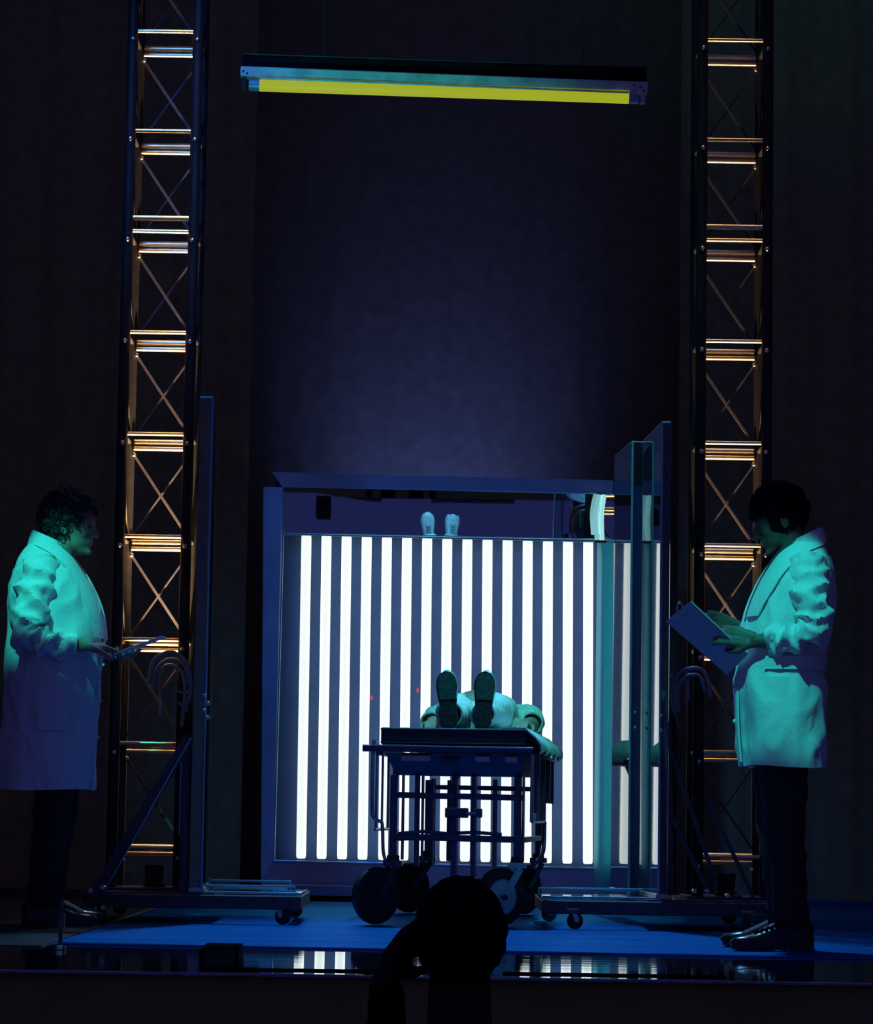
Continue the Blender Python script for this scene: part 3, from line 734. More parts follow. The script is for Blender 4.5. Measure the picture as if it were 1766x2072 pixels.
def torso_pt(R_, z, phi, off=0.0, expn=2.4):
    best = min(range(len(R_)-1), key=lambda i: abs(R_[i][0]-z))
    row = R_[best]; nb = R_[best+1] if R_[best][0] > z and best+1 < len(R_) else R_[max(best-1, 0)]
    f = 0 if abs(nb[0]-row[0]) < 1e-6 else (z-row[0])/(nb[0]-row[0]); f = max(0, min(1, f))
    zc, xc, rx, ry = [row[i]+(nb[i]-row[i])*f for i in range(4)]
    ca, sa = math.cos(phi), math.sin(phi); r_ = (abs(ca)**expn+abs(sa)**expn)**(-1/expn)
    return V((xc+(rx+off)*ca*r_, (ry+off)*sa*r_, z))
def strip_on(R_, zs, phis_a, phis_b, off, th=0.006, n=6):
    """strip lying on the torso between two angle curves"""
    rg = []
    rows = lerp_rows([[z, a, b] for z, a, b in zip(zs, phis_a, phis_b)], 6)
    for z, a, b in rows:
        top = [torso_pt(R_, z, a+(b-a)*k/n, off+0.003*math.sin(PI*k/n)) for k in range(n+1)]
        bot = [torso_pt(R_, z, a+(b-a)*k/n, off-th) for k in range(n, -1, -1)]
        rg.append(top+bot)
    return MB().rings(rg)
def sleeve(t, pts, rs, amp, seed, material=None, name='sleeve', folds=1.0):
    P = catmull(pts, 14); n = 40
    rr = lerp_rows([[r] for r in rs], 14); rg = []
    x = None; tot = len(P)
    for i, p in enumerate(P):
        tng = (P[min(i+1, tot-1)]-P[max(i-1, 0)]).normalized()
        if x is None: x = tng.cross(V((1, 0, 0.2))).normalized()
        x = (x-tng*x.dot(tng)).normalized(); y = tng.cross(x); ring = []
        u = i/(tot-1)
        for k in range(n):
            a = 2*PI*k/n; d = x*math.cos(a)+y*math.sin(a)
            f = (1-1.9*abs(math.sin(u*19+1.6*math.sin(a+seed)+seed)))*0.8+(1-1.9*abs(math.sin(u*31+2.6*math.cos(a+seed*2))))*0.45
            w_ = folds*amp*f*min(1, u*6)*min(1, (1-u)*9+0.15)+wrinkle(p+d*rr[i][0], amp*0.8, 1.5, seed)
            ring.append(p+d*(rr[i][0]+w_))
        rg.append(ring)
    mb = MB().rings(rg, cap1=False)
    c = P[-1]; mb.rings([rg[-1], [c+(q-c)*0.86 for q in rg[-1]], [P[-8]+(q-c)*0.80 for q in rg[-1]]], cap0=False)
    return mb.build(name, material or M_coat, t, True)
def trouser(t, hip, knee, ankle, material=M_trous, rs=(.092, .075, .062, .060), name='trouser_leg'):
    mid = (V(knee)+V(ankle))/2
    return sleeve(t, [hip, knee, mid, ankle], rs, 0.004, 1.7, material, name)
def shoe_mb(L=0.28, hgt=0.085):
    """toe along +x, sole bottom at z=0, heel at x=0; returns sole, heel, toe patch, upper, laces"""
    def w_(t):
        pts = [(0, .016), (.03, .028), (.10, .036), (.25, .037), (.42, .035), (.58, .041), (.72, .046), (.82, .0445), (.90, .038), (.95, .030), (.985, .019), (1, .008)]
        for (a, wa), (b, wb) in zip(pts, pts[1:]):
            if t <= b: f = (t-a)/(b-a); f = f*f*(3-2*f) if False else f; return wa+(wb-wa)*f
        return .004
    N = 30; sole = MB()
    out = [(L*i/N, w_(i/N)) for i in range(N+1)]
    poly = [(x, y+(-.006 if x > L*0.5 else 0)) for x, y in out]+[(x, -y) for x, y in reversed(out)]
    sole.prism(poly, 0.006, 0.018)
    heel = MB().prism([(x*0.30+0.004, y*1.0) for x, y in [(L*i/12, w_(i/12*0.30)) for i in range(13)]]+[(x*0.30+0.004, -y) for x, y in reversed([(L*i/12, w_(i/12*0.30)) for i in range(13)])], 0.0, 0.0075)
    toe = MB().prism([(L*(0.50+0.46*i/12), w_(0.50+0.46*i/12)*0.82) for i in range(13)]+[(L*(0.50+0.46*i/12), -w_(0.50+0.46*i/12)*0.82) for i in range(12, -1, -1)], 0.002, 0.0065)
    up = MB(); rg = []
    for i in range(25):
        t = 0.01+0.98*i/24; ww = w_(t)*0.98; x = L*t
        hh = hgt*(0.98 if t < .3 else (0.98-0.50*((t-.3)/.45) if t < .75 else 0.48*math.sqrt(max(0.03, 1-((t-.75)/.25)**2))))
        ring = []
        for k in range(15):
            a = PI*k/14; ring.append(V((x+(0.012*math.sin(a) if t > .9 else 0), ww*math.cos(a), 0.016+hh*(math.sin(a)**0.8))))
        rg.append(ring)
    up.rings(rg)
    lace = MB()
    for k in range(6):
        x = L*(0.36+0.065*k); z = 0.016+hgt*(0.98-0.50*((0.36+0.065*k-.3)/.45))+0.004
        s_ = 1 if k % 2 else -1
        lace.tube([(x-.008, -s_*.017, z-.004), (x, 0, z+.002), (x+.010, s_*.017, z-.008)], 0.0028, 6)
        lace.tube([(x-.008, s_*.017, z-.004), (x, 0, z+.003), (x+.010, -s_*.017, z-.008)], 0.0028, 6)
    return sole, heel, toe, up, lace
def shoe(t, M, L=0.28, mats=(None,)*5, name='shoe', hgt=0.085):
    s_, h_, to, up, la = shoe_mb(L, hgt)
    o = up.xf(M).build(name, mats[3], t, True)
    s_.xf(M).build('sole', mats[0], o); h_.xf(M).build('heel', mats[1], o); to.xf(M).build('tread', mats[2], o); la.xf(M).build('laces', mats[4], o, True)
    return o

# ================================================================ STANDING PERSON, LEFT
PL = thing('person', 'person in a white lab coat at far left, curly dark hair, facing right', 'person', (W(105, 1700, 11.5).x, 11.5, 0.006))
HM = Matrix.Translation((0.040, 0.0, 1.540)) @ Matrix.Rotation(0.10, 4, 'Y') @ Matrix.Rotation(-0.12, 4, 'Z')
mb = MB(); head_parts(mb, HM, 1.02)
mb.cap((-.015, 0, 1.38), (.015, 0, 1.50), .060, .056)
mb.ell((-.02, 0, 1.25), (.12, .17, .20)); mb.ell((-.01, 0, 1.05), (.13, .15, .18)); mb.ell((-.015, 0, .92), (.12, .16, .12))
mb.cap((-.03, -.16, 1.36), (-.03, .16, 1.36), .055, .055)
for s_, sh, el, wr in ((-1, (-.05, -.185, 1.34), (-.085, -.25, 1.10), (.115, -.20, 1.062)), (1, (-.03, .185, 1.34), (-.06, .25, 1.09), (.15, .10, 1.045))):
    mb.cap(sh, el, .048, .038); mb.cap(el, wr, .038, .026)
    hip, kn, an = (0, s_*.09, .90), (.015, s_*.10, .48), (-.02, s_*.10, .09)
    mb.cap(hip, kn, .080, .055); mb.cap(kn, an, .055, .035); mb.cap(an, (.10, s_*.11, .035), .034, .026)
hand(mb, (.120, -.20, 1.060), (1, .35, .02), (-.05, .15, -1), -1, 0.55, 1.05)
hand(mb, (.155, .10, 1.042), (1, -.45, -.12), (0.0, 0, 1), -1, 0.40, 1.0)
remeshed(mb, 'body', M_skin, PL, 0.0055, 3)
eyes(PL, HM, 1.02)
hair(PL, HM, 1.02, 'fringe', M_hair, 420, 0.013, 3)
rowsL = [(1.475, -.055, .050, .060), (1.455, -.055, .075, .085), (1.42, -.052, .098, .140), (1.38, -.045, .120, .185), (1.31, -.032, .150, .205), (1.22, -.014, .172, .212),
         (1.12, -.006, .182, .210), (1.03, -.012, .182, .205), (.93, -.016, .178, .208), (.80, -.020, .178, .214), (.66, -.024, .178, .220), (.515, -.030, .180, .222)]
RL = coat_torso(PL, rowsL, 2.0)
D = math.radians
strip_on(RL, [1.46, 1.42, 1.36, 1.28, 1.20, 1.10], [D(-115), D(-72), D(-52), D(-46), D(-44), D(-34)], [D(-52), D(-26), D(-18), D(-15), D(-13), D(-12)], 0.012).build('lapel', M_coat, PL, True)
strip_on(RL, [1.46, 1.42, 1.36, 1.28, 1.20, 1.10], [D(40), D(24), D(14), D(11), D(10), D(8)], [D(115), D(70), D(50), D(44), D(40), D(30)], 0.012).build('lapel', M_coat, PL, True)
strip_on(RL, [1.45, 1.40, 1.34, 1.26, 1.18, 1.09], [D(-60), D(-30), D(-20), D(-16), D(-14), D(-10)], [D(60), D(30), D(20), D(14), D(12), D(8)], 0.004).build('shirt', M_shirt, PL, True)
MB().rings([[V((-.045+(.066+a*.012)*math.cos(k*PI/12), (.066+a*.016)*math.sin(k*PI/12), 1.425+h_ - 0.028*math.cos(k*PI/12)+(.02 if a == 0 else 0))) for k in range(24)] for a, h_ in ((1.6, 0), (1.0, .035), (0, .050), (-.5, .040), (-.4, .0))], cap0=False, cap1=False).build('collar', M_coat, PL, True)
MB().rings([[V((-.020+(.062)*math.cos(k*PI/12)*sx, (.060)*math.sin(k*PI/12)*sx, 1.40+h_-0.012*math.cos(k*PI/12))) for k in range(24)] for sx, h_ in ((1.05, 0), (1.0, .05), (.94, .05), (.94, 0))], cap0=False, cap1=False).build('shirt_collar', M_lshirt, PL, True)
sleeve(PL, [(-.045, -.150, 1.375), (-.062, -.215, 1.25), (-.082, -.250, 1.12), (-.02, -.245, 1.075), (.095, -.212, 1.063)], (.068, .068, .060, .052, .042), 0.017, 0.4, folds=1.0)
sleeve(PL, [(-.03, .165, 1.375), (-.04, .215, 1.25), (-.065, .245, 1.11), (.02, .20, 1.065), (.12, .125, 1.048)], (.070, .078, .070, .056, .045), 0.009, 1.4)
# pocket and back seam fold, buttons
strip_on(RL, [.95, .90, .84, .78, .74], [D(-96)]*5, [D(-62)]*5, 0.006, 0.004).build('pocket', M_coat, PL, True)
strip_on(RL, [1.06, .95, .80, .65, .53], [D(-14)]*5, [D(-4)]*5, 0.010).build('front_placket', M_coat, PL, True)
for z in (1.0, .86, .72):
    MB().ell(torso_pt(RL, z, D(-9), 0.018), (.005, .008, .008), None, 10, 6).build('button', M_paper, PL, True)
for s_ in (-1, 1):
    trouser(PL, (0, s_*.09, .88), (.012, s_*.10, .48), (-.018, s_*.10, .075))
    shoe(PL, Matrix.Translation((-.09, s_*.11, 0.0)) @ Matrix.Rotation(s_*0.12, 4, 'Z'), 0.285, (M_bshoe, M_bshoe, M_bshoe, M_bshoe, M_black), 'shoe')
# thin board he holds flat
bx = V(PL.location)
bm_ = thing('clipboard', 'thin pale clipboard seen edge-on in the hand of the left person', 'clipboard', (bx.x+.22, 11.5-.12, 1.05+.006))
Mt = Matrix.Translation((0.110, 0.0, 0.020)) @ Matrix.Rotation(-0.36, 4, 'Y') @ Matrix.Rotation(0.045, 4, 'X')
MB().box((0, 0, 0), (0.20, 0.15, 0.005)).xf(Mt).build('board', M_paper, bm_)
MB().box((0.0, 0, 0.0045), (0.18, 0.14, 0.002)).xf(Mt).build('paper', M_paper, bm_)
MB().box((0.085, 0, 0.006), (0.02, 0.08, 0.006)).xf(Mt).build('clip', M_chrome, bm_)

# ================================================================ STANDING PERSON, RIGHT
PR = thing('person', 'person in a white lab coat at right, head bowed in darkness over a clipboard', 'person', (W(1590, 1700, 10.3).x, 10.3, 0.006), PI)
# local +x points to the left of the picture, local +y towards the camera
HM = Matrix.Translation((0.030, 0.0, 1.485)) @ Matrix.Rotation(0.42, 4, 'Y')
mb = MB(); head_parts(mb, HM, 0.98)
mb.cap((-.045, 0, 1.34), (.0, 0, 1.44), .056, .054)
mb.ell((-.025, 0, 1.20), (.11, .16, .19)); mb.ell((0, 0, 1.02), (.12, .15, .17)); mb.ell((.01, 0, .90), (.12, .16, .12))
mb.cap((-.05, -.15, 1.31), (-.05, .15, 1.31), .052, .052)
for s_, sh, el, wr in ((1, (-.055, .18, 1.29), (-.06, .235, 1.075), (.120, .18, 1.050)), (-1, (-.05, -.18, 1.29), (-.03, -.22, 1.07), (.150, -.08, 1.105))):
    mb.cap(sh, el, .045, .036); mb.cap(el, wr, .036, .026)
    hip, kn, an = (.01, s_*.09, .88), (.02, s_*.10, .47), (-.01, s_*.10, .09)
    mb.cap(hip, kn, .080, .055); mb.cap(kn, an, .055, .035); mb.cap(an, (.12, s_*.12, .035), .034, .026)
hand(mb, (.125, .18, 1.052), (1, -.28, .22), (0.0, -1, -.15), 1, 0.50, 1.0)
hand(mb, (.155, -.08, 1.107), (1, .25, .30), (0, 1, -.3), -1, 0.35, 1.0)
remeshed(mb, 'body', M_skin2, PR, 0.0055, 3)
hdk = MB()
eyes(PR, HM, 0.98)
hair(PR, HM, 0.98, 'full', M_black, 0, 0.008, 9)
rowsR = [(1.425, -.070, .040, .060), (1.40, -.062, .066, .085), (1.365, -.052, .086, .13), (1.32, -.042, .104, .175), (1.25, -.028, .128, .20), (1.16, -.014, .148, .205),
         (1.06, 0.0, .150, .20), (.97, .020, .138, .195), (.90, .018, .150, .202), (.80, .018, .150, .21), (.70, .016, .146, .215), (.625, .014, .140, .216)]
RR = coat_torso(PR, rowsR, 5.0)
strip_on(RR, [1.405, 1.36, 1.30, 1.22, 1.14], [D(150), D(88), D(62), D(50), D(40)], [D(60), D(30), D(18), D(13), D(10)], 0.008).build('lapel', M_coat, PR, True)
strip_on(RR, [1.405, 1.36, 1.30, 1.22, 1.14], [D(-60), D(-30), D(-18), D(-13), D(-10)], [D(-150), D(-88), D(-62), D(-50), D(-40)], 0.012).build('lapel', M_coat, PR, True)
strip_on(RR, [1.40, 1.35, 1.28, 1.20, 1.13], [D(-60), D(-30), D(-20), D(-14), D(-8)], [D(60), D(30), D(20), D(14), D(8)], 0.004).build('shirt', M_shirt, PR, True)
MB().rings([[V((-.062+(.060+a*.012)*math.cos(k*PI/12), (.066+a*.016)*math.sin(k*PI/12), 1.378+h_-0.030*math.cos(k*PI/12)+(.02 if a == 0 else 0))) for k in range(24)] for a, h_ in ((1.4, 0), (0.9, .025), (0, .036), (-.5, .030), (-.4, .0))], cap0=False, cap1=False).build('collar', M_coat, PR, True)
sleeve(PR, [(-.050, .145, 1.330), (-.056, .205, 1.22), (-.062, .235, 1.11), (.0, .225, 1.062), (.085, .190, 1.052)], (.068, .066, .058, .052, .048), 0.013, 2.9)
sleeve(PR, [(-.045, -.155, 1.330), (-.045, -.205, 1.22), (-.04, -.225, 1.09), (.04, -.17, 1.08), (.125, -.10, 1.10)], (.068, .074, .068, .056, .045), 0.009, 4.1)
strip_on(RR, [.93, .88, .82, .76, .72], [D(62)]*5, [D(92)]*5, 0.006, 0.004).build('pocket', M_coat, PR, True)
strip_on(RR, [1.10, 1.0, .85, .75, .64], [D(4)]*5, [D(14)]*5, 0.010).build('front_placket', M_coat, PR, True)
strip_on(RR, [1.0, .98, .965, .955], [D(60), D(60), D(60), D(60)], [D(178)]*4, 0.012).build('half_belt', M_coat, PR, True)
for z in (1.02, .90, .78):
    MB().ell(torso_pt(RR, z, D(9), 0.018), (.005, .008, .008), None, 10, 6).build('button', M_paper, PR, True)
for s_ in (-1, 1):
    trouser(PR, (.01, s_*.09, .86), (.018, s_*.10, .47), (-.01, s_*.10, .075))
    shoe(PR, Matrix.Translation((-.08, s_*.12, 0.0)) @ Matrix.Rotation(s_*0.15, 4, 'Z'), 0.285, (M_bshoe, M_bshoe, M_bshoe, M_bshoe, M_black), 'shoe')
# clipboard held by the right person
cbt = thing('clipboard', 'violet-shaded clipboard held out by the person at right', 'clipboard', tuple(W(1430, 1290, 10.2)))
Lc = V(cbt.location)
c_tl, c_tr, c_br, c_bl = W(1347, 1258, 10.30), W(1397, 1217, 10.13), W(1512, 1325, 10.13), W(1471, 1366, 10.30)
nrm = (c_tr-c_tl).cross(c_bl-c_tl).normalized()
if nrm.y > 0: nrm = -nrm
def slab4(a, b, c, d, off, th, mm, nm):
    vs = [p+nrm*off for p in (a, b, c, d)]+[p+nrm*(off-th) for p in (a, b, c, d)]
    part(MB().add(vs, [(0, 1, 2, 3), (7, 6, 5, 4), (0, 4, 5, 1), (1, 5, 6, 2), (2, 6, 7, 3), (3, 7, 4, 0)]), nm, mm, cbt, Lc)
slab4(c_tl, c_tr, c_br, c_bl, 0, 0.004, M_board, 'board')
ins = [p+((c_tl+c_br)/2-p)*0.06 for p in (c_tl, c_tr, c_br, c_bl)]
slab4(*ins, -0.0045, 0.002, M_paper, 'paper')
part(MB().tube(catmull([W(1370, 1240, 10.22), W(1371, 1222, 10.22), W(1378, 1220, 10.22), W(1381, 1231, 10.22)], 5), 0.004, 8), 'clip', M_chrome, cbt, Lc, True)

# ================================================================ GURNEY
GZ = 0.006
G = thing('gurney', 'wheeled hospital gurney seen end-on in front of the glowing tubes', 'gurney', (W(912, 1850, 12.0).x, 12.0, GZ), -0.093)
def g(px, py, y=0.0):
    """photo point on the gurney's end plane (y metres along it) -> gurney-local coordinates"""
    rz = 0.093; Yw = 12.0+y*math.cos(rz)
    p = W(px, py, Yw)-V(G.location); c, s_ = math.cos(rz), math.sin(rz)
    return V((c*p.x-s_*p.y, s_*p.x+c*p.y, p.z))
GL = 1.9
def gp(mb, n_, m_, sm=False): return mb.build(n_, m_, G, sm)
a, b_ = g(766, 1493), g(1057, 1498)
mat_z0, mat_z1 = 0.722, 0.792; xl, xr = -.295, .29
mt = gp(MB().box(((xl+xr)/2, GL/2, (mat_z0+mat_z1)/2), (xr-xl, GL, mat_z1-mat_z0)), 'mattress', M_matt)
gp(MB().tube([(xl, -.004, mat_z1-.006), (xr, -.004, mat_z1-.006)], .004, 6), 'piping', M_matt, True)
gp(MB().tube([(xl, -.004, mat_z0+.008), (xr, -.004, mat_z0+.008)], .004, 6), 'piping', M_matt, True)
gp(MB().box((-.02, -.02, .706), (.69, .030, .026)), 'end_bar', M_gur)
gp(MB().tube([(-.365, -.02, .709), (-.33, -.02, .709), (-.30, -.02, .706)], .013, 10), 'push_handle', M_gur, True)
gp(MB().tube([(-.335, -.036, .718), (.325, -.036, .713)], .0035, 8), 'bar_edge', M_chrome, True)
for sx in (-1, 1): gp(MB().box((sx*.30, GL/2, .695), (.03, GL, .03)), 'side_rail_beam', M_gur)
gp(MB().box((0, GL-.02, .695), (.60, .03, .03)), 'end_bar', M_gur)
# pan under the mattress with sloping ends
pan = MB().add([(-.275, 0, .69), (.29, 0, .69), (.27, .04, .60), (-.235, .04, .60), (-.275, 1.8, .69), (.29, 1.8, .69), (.27, 1.76, .62), (-.235, 1.76, .62)],
               [(0, 1, 2, 3), (7, 6, 5, 4), (0, 4, 5, 1), (1, 5, 6, 2), (2, 6, 7, 3), (3, 7, 4, 0)])
gp(pan, 'under_pan', M_gur)
for px, w_, in ((-.15, .12), (-.015, .08), (.12, .06), (.235, .05)):
    gp(MB().box((px, -.012, .668 if px != -.015 else .655), (w_, .012, .024 if px != -.015 else .014)), 'bracket_plate', M_chrome if px != -.015 else M_gur)
# posts of the undercarriage (near end and far end)
for y in (0.03, 1.52):
    for x, w_ in ((-.240, .030), (-.145, .020), (.262, .030)):
        gp(MB().beam((x, y, .60), (x, y, .235), w_, .026), 'post', M_gur)
for x, w_ in ((.005, .022), (.083, .018)):
    gp(MB().beam((x, .03, .60), (x, .03, .15), w_, .02), 'post', M_gur)
    gp(MB().tube([(x+w_*.6, .02, .6), (x+w_*.6, .02, .2)], .004, 8), 'hydraulic_rod', M_chrome, True)
for x in (-.205, -.125, .283): gp(MB().tube([(x, .05, .62), (x, .05, .26)], .006, 8), 'strut', M_chrome, True)
for x in (-.17, .20, .10): gp(MB().tube([(x, 1.0, .60), (x, 1.0, .22)], .010, 8), 'strut', M_chrome, True)
gp(MB().beam((-.225, .02, .520), (.285, .02, .516), .024, .022, (0, 1, 0)), 'cross_bar', M_gur)
gp(MB().beam((-.225, .02, .352), (.285, .02, .348), .026, .022, (0, 1, 0)), 'cross_bar', M_gur)
gp(MB().beam((-.16, 1.0, .563), (.30, 1.0, .560), .020, .02, (0, 1, 0)), 'cross_bar', M_gur)
for sx in (-.235, .265): gp(MB().beam((sx, .05, .345), (sx, 1.50, .345), .022, .022, (0, 0, 1)), 'lower_rail', M_gur)
gp(MB().tube([(-.22, .01, .365), (-.12, .01, .375), (-.02, .01, .368), (.09, .01, .375), (.2, .01, .368)], .007, 8), 'brake_bar', M_gur, True)
# foot pedal block
gp(MB().box((.018, .0, .452), (.092, .05, .040)), 'pedal_block', M_gur)
gp(MB().box((.100, .0, .452), (.040, .05, .036)), 'pedal_block', M_gur)
gp(MB().tube([(.060, -.02, .448), (.098, -.02, .452)], .008, 10), 'pedal', M_chrome, True)
gp(MB().tube([(.002, -.018, .48), (.0, -.022, .56), (.03, -.018, .60)], .004, 6), 'hose', M_gur, True)
# folded side rails
def gt(pts, r, n_, m_=M_chrome, k=5, par=None):
    o = MB().tube(catmull(pts, k), r, 8).build(n_, m_, par or G, True); return o
sr = gt([(-.325, .02, .74), (-.328, .02, .66), (-.328, .02, .48), (-.322, .02, .43), (-.300, .02, .415), (-.285, .02, .40), (-.280, .02, .30), (-.270, .02, .255)], .007, 'side_guard')
for k in range(4):
    y = .08+.22*k; gt([(-.318, y, .69), (-.318, y, .50), (-.318, y, .38)], .005, 'guard_bar', M_chrome, 2, sr)
MB().tube([(-.318, .04, .38), (-.318, .95, .38)], .006, 8).build('guard_bar', M_chrome, sr, True)
sr = gt([(.318, .0, .69), (.318, .0, .60), (.318, .0, .46), (.318, .0, .42)], .006, 'side_guard')
for k in range(8):
    y = .08+.21*k; zb = .42 if k < 5 else .50
    gt([(.320, y, .69), (.320, y, .55), (.320, y, zb)], .0065, 'guard_bar', M_gur if k % 2 else M_chrome, 2, sr)
MB().tube([(.320, .02, .42), (.320, .95, .42)], .006, 8).build('guard_bar', M_chrome, sr, True)
MB().box((.324, .06, .440), (.020, .03, .03)).build('latch', M_sheet, sr)
gt([(.318, .95, .42), (.318, .90, .30), (.305, .70, .25)], .010, 'support_arm', M_chrome)
# wheels
def wheel(px, py, y, rx, ang, disc, x=None):
    c = g(px, py, y); c.z = rx+0.002
    ax = V((math.cos(ang), math.sin(ang), 0))
    w = MB().lathe(c, ax, [(-.018, .072), (-.021, rx-.020), (-.017, rx-.006), (-.007, rx), (.007, rx), (.017, rx-.006), (.021, rx-.020), (.018, .072), (-.018, .072)], 36, caps=False).build('wheel', M_rubber, G, True)
    MB().lathe(c, ax, [(-.014, .001), (-.019, .030), (-.014, .040), (-.014, .0725), (.014, .0725), (.014, .040), (.019, .030), (.014, .001)], 30).build('wheel_disc', disc, w, True)
    MB().lathe(c, ax, [(-.034, .001), (-.034, .012), (.034, .012), (.034, .001)], 12).build('axle', M_gur, w, True)
    return c, ax, w
for px, py, y, rx, ang, disc, pv in ((760, 1815, .0, .115, -.80, M_rubber, (-.240, .03)), (1012, 1815, .0, .117, -.85, M_green, (.262, .03)),
                                    (828, 1800, 1.5, .113, -.75, M_rubber, (-.240, 1.52)), (1060, 1800, 1.5, .113, -.60, M_rubber, (.262, 1.52))):
    c, ax, w = wheel(px, py, y, rx, ang, disc)
    top = V((pv[0], pv[1], .245))
    f = MB()
    for s_ in (-1, 1):
        f.beam(c+ax*s_*.029, top+ax*s_*.022+V((0, 0, -.012)), .030, .006, ax)
    f.box(top, (.075, .06, .022))
    f.build('fork', M_green if disc is M_green else M_gur, G)
    MB().lathe(top, (0, 0, 1), [(-.01, .001), (-.01, .026), (.03, .026), (.035, .02), (.035, .001)], 16).build('swivel', M_rubber, G, True)

# sheet on the mattress hanging over the right side
rows = []
for j in range(25):
    y = .03+1.82*j/24; ring = []
    w1 = .006*math.sin(j*1.9); w2 = .010*math.sin(j*1.3+1)
    prof = [(.18, .795), (.288, .797), (.300+w1*.3, .785), (.335+w1, .755), (.345+w2, .730+w1), (.345+w2, .705+w2)]
    ring = [V((x, y, z+.002)) for x, z in prof]+[V((x-.004, y, z-.002)) for x, z in reversed(prof)]
    rows.append(ring)
sh_ = thing('bed_sheet', 'white sheet hanging over the right side of the gurney', 'sheet', G.location, -0.093)
MB().rings(rows).build('sheet', M_sheet, sh_, True)

# ---------------------------------------------------------------- patient lying on the gurney
PP = thing('person', 'person lying on the gurney in pale clothes, shoe soles toward the viewer', 'person', tuple(V(G.location)+V((0, 0, 0))), -0.093)
z0 = mat_z1
HMp = Matrix.Translation((.03, 1.66, z0+.115)) @ Matrix.Rotation(-PI/2, 4, 'X') @ Matrix.Rotation(PI/2, 4, 'Z')
# face up: face axis (+x of head) to +z, crown (+z of head) to +y
HMp = Matrix(((0, 1, 0, .03), (0, 0, 1, 1.66), (1, 0, 0, z0+.115), (0, 0, 0, 1)))
mb = MB(); head_parts(mb, HMp, 1.0)
mb.cap((.03, 1.46, z0+.085), (.03, 1.58, z0+.095), .055, .055)
mb.ell((.03, 1.25, z0+.10), (.16, .20, .095)); mb.ell((.03, 1.02, z0+.10), (.15, .18, .10)); mb.ell((.03, .90, z0+.09), (.16, .12, .09))
for s_ in (-1, 1):
    sh, el, wr = (.03+s_*.16, 1.40, z0+.08), (.03+s_*.215, 1.12, z0+.05), (.03+s_*.20, .90, z0+.045)
    mb.cap(sh, el, .046, .038); mb.cap(el, wr, .038, .026)
    hand(mb, wr, (-s_*.1, -1, 0), (0, 0, -1), s_, 0.25)
    fx = -.030 if s_ < 0 else .105
    mb.cap((.03+s_*.09, .88, z0+.085), (.035+s_*.085, .50, z0+.075), .075, .055)
    mb.cap((.035+s_*.085, .50, z0+.075), (fx, .16, z0+.045), .052, .034); mb.cap((fx, .19, z0+.045), (fx, .165, z0+.10), .030, .026)
remeshed(mb, 'body', M_skin, PP, 0.0065, 3)
eyes(PP, HMp, 1.0)
hair(PP, HMp, 1.0, 'short', M_hair, 0, 0.008, 4)
for s_ in (-1, 1):
    fx = -.030 if s_ < 0 else .105
    sleeve(PP, [(.03+s_*.085, .92, z0+.088), (.035+s_*.085, .52, z0+.085), (fx*.6+.018+s_*.03, .34, z0+.072), (fx, .165, z0+.062)], (.088, .070, .058, .052), .006, 1.1+s_, M_gown, 'trouser_leg')
    sleeve(PP, [(.03+s_*.150, 1.41, z0+.085), (.03+s_*.200, 1.25, z0+.075), (.03+s_*.222, 1.10, z0+.058)], (.066, .064, .046), .006, 2.1+s_, M_gown, 'sleeve')
    toe_out = s_*0.06
    ML = Matrix.Translation((fx, .105, z0+.004)) @ Matrix.Rotation(-toe_out*-1, 4, 'Y') @ Matrix.Rotation(-.10, 4, 'X') @ Matrix(((0, 1, 0, 0), (0, 0, 1, 0), (1, 0, 0, 0), (0, 0, 0, 1)))
    shoe(PP, ML, 0.235, (M_sole, M_sole, M_sole2, M_wshoe, M_lace), 'shoe', 0.085)
rg = []
for row in lerp_rows([(.70, .03, .13, .11), (.80, .03, .175, .135), (.95, .03, .185, .155), (1.12, .03, .19, .165), (1.30, .03, .20, .160), (1.42, .03, .19, .12), (1.50, .03, .10, .10)], 8):
    y, xc, rx, hh = row; ring = []
    for k in range(40):
        a = 2*PI*k/40; p = V((xc+rx*math.cos(a), y, z0+.004+max(0, math.sin(a))**.8*hh if math.sin(a) > 0 else z0+.004))
        ring.append(p+V((math.cos(a), 0, max(0, math.sin(a))))*max(0, wrinkle(p, .007, 1.2, 3)))
    rg.append(ring)
MB().rings(rg).build('gown', M_gown, PP, True)
pl = thing('pillow', 'white pillow under the head of the person on the gurney', 'pillow', G.location, -0.093)
MB().ell((.03, 1.70, z0+.028), (.20, .14, .026)).build('pillow_case', M_sheet, pl, True)

# ================================================================ STAGE-EDGE OBJECTS
e = thing('edge_stand', 'thin dark post with a small pale foot at the far left stage corner', 'stand', (W(120, 1930, 9.6).x, 9.62, 0.0)); Le = V(e.location)
x_ = e.location.x
part(MB().tube([(x_, 9.62, 0.0), (x_, 9.62, .16)], .007, 10), 'pole', M_brace, e, Le, True)
part(MB().box((x_, 9.62, .006), (.034, .034, .012)), 'base', M_base, e, Le)
part(MB().box((x_, 9.60, .002+.006), (.016, .016, .014)), 'foot', M_sheet, e, Le)
part(MB().box((x_+.002, 9.62, .09), (.02, .02, .05)), 'clamp', M_base, e, Le)
f = thing('stage_monitor', 'black box monitor on the stage lip below the left trolley', 'speaker', (W(445, 1940, 8.7).x, 8.72, 0.0)); Lf = V(f.location)
xa_, xb_ = W(408, 1950, 8.7).x, W(486, 1950, 8.7).x
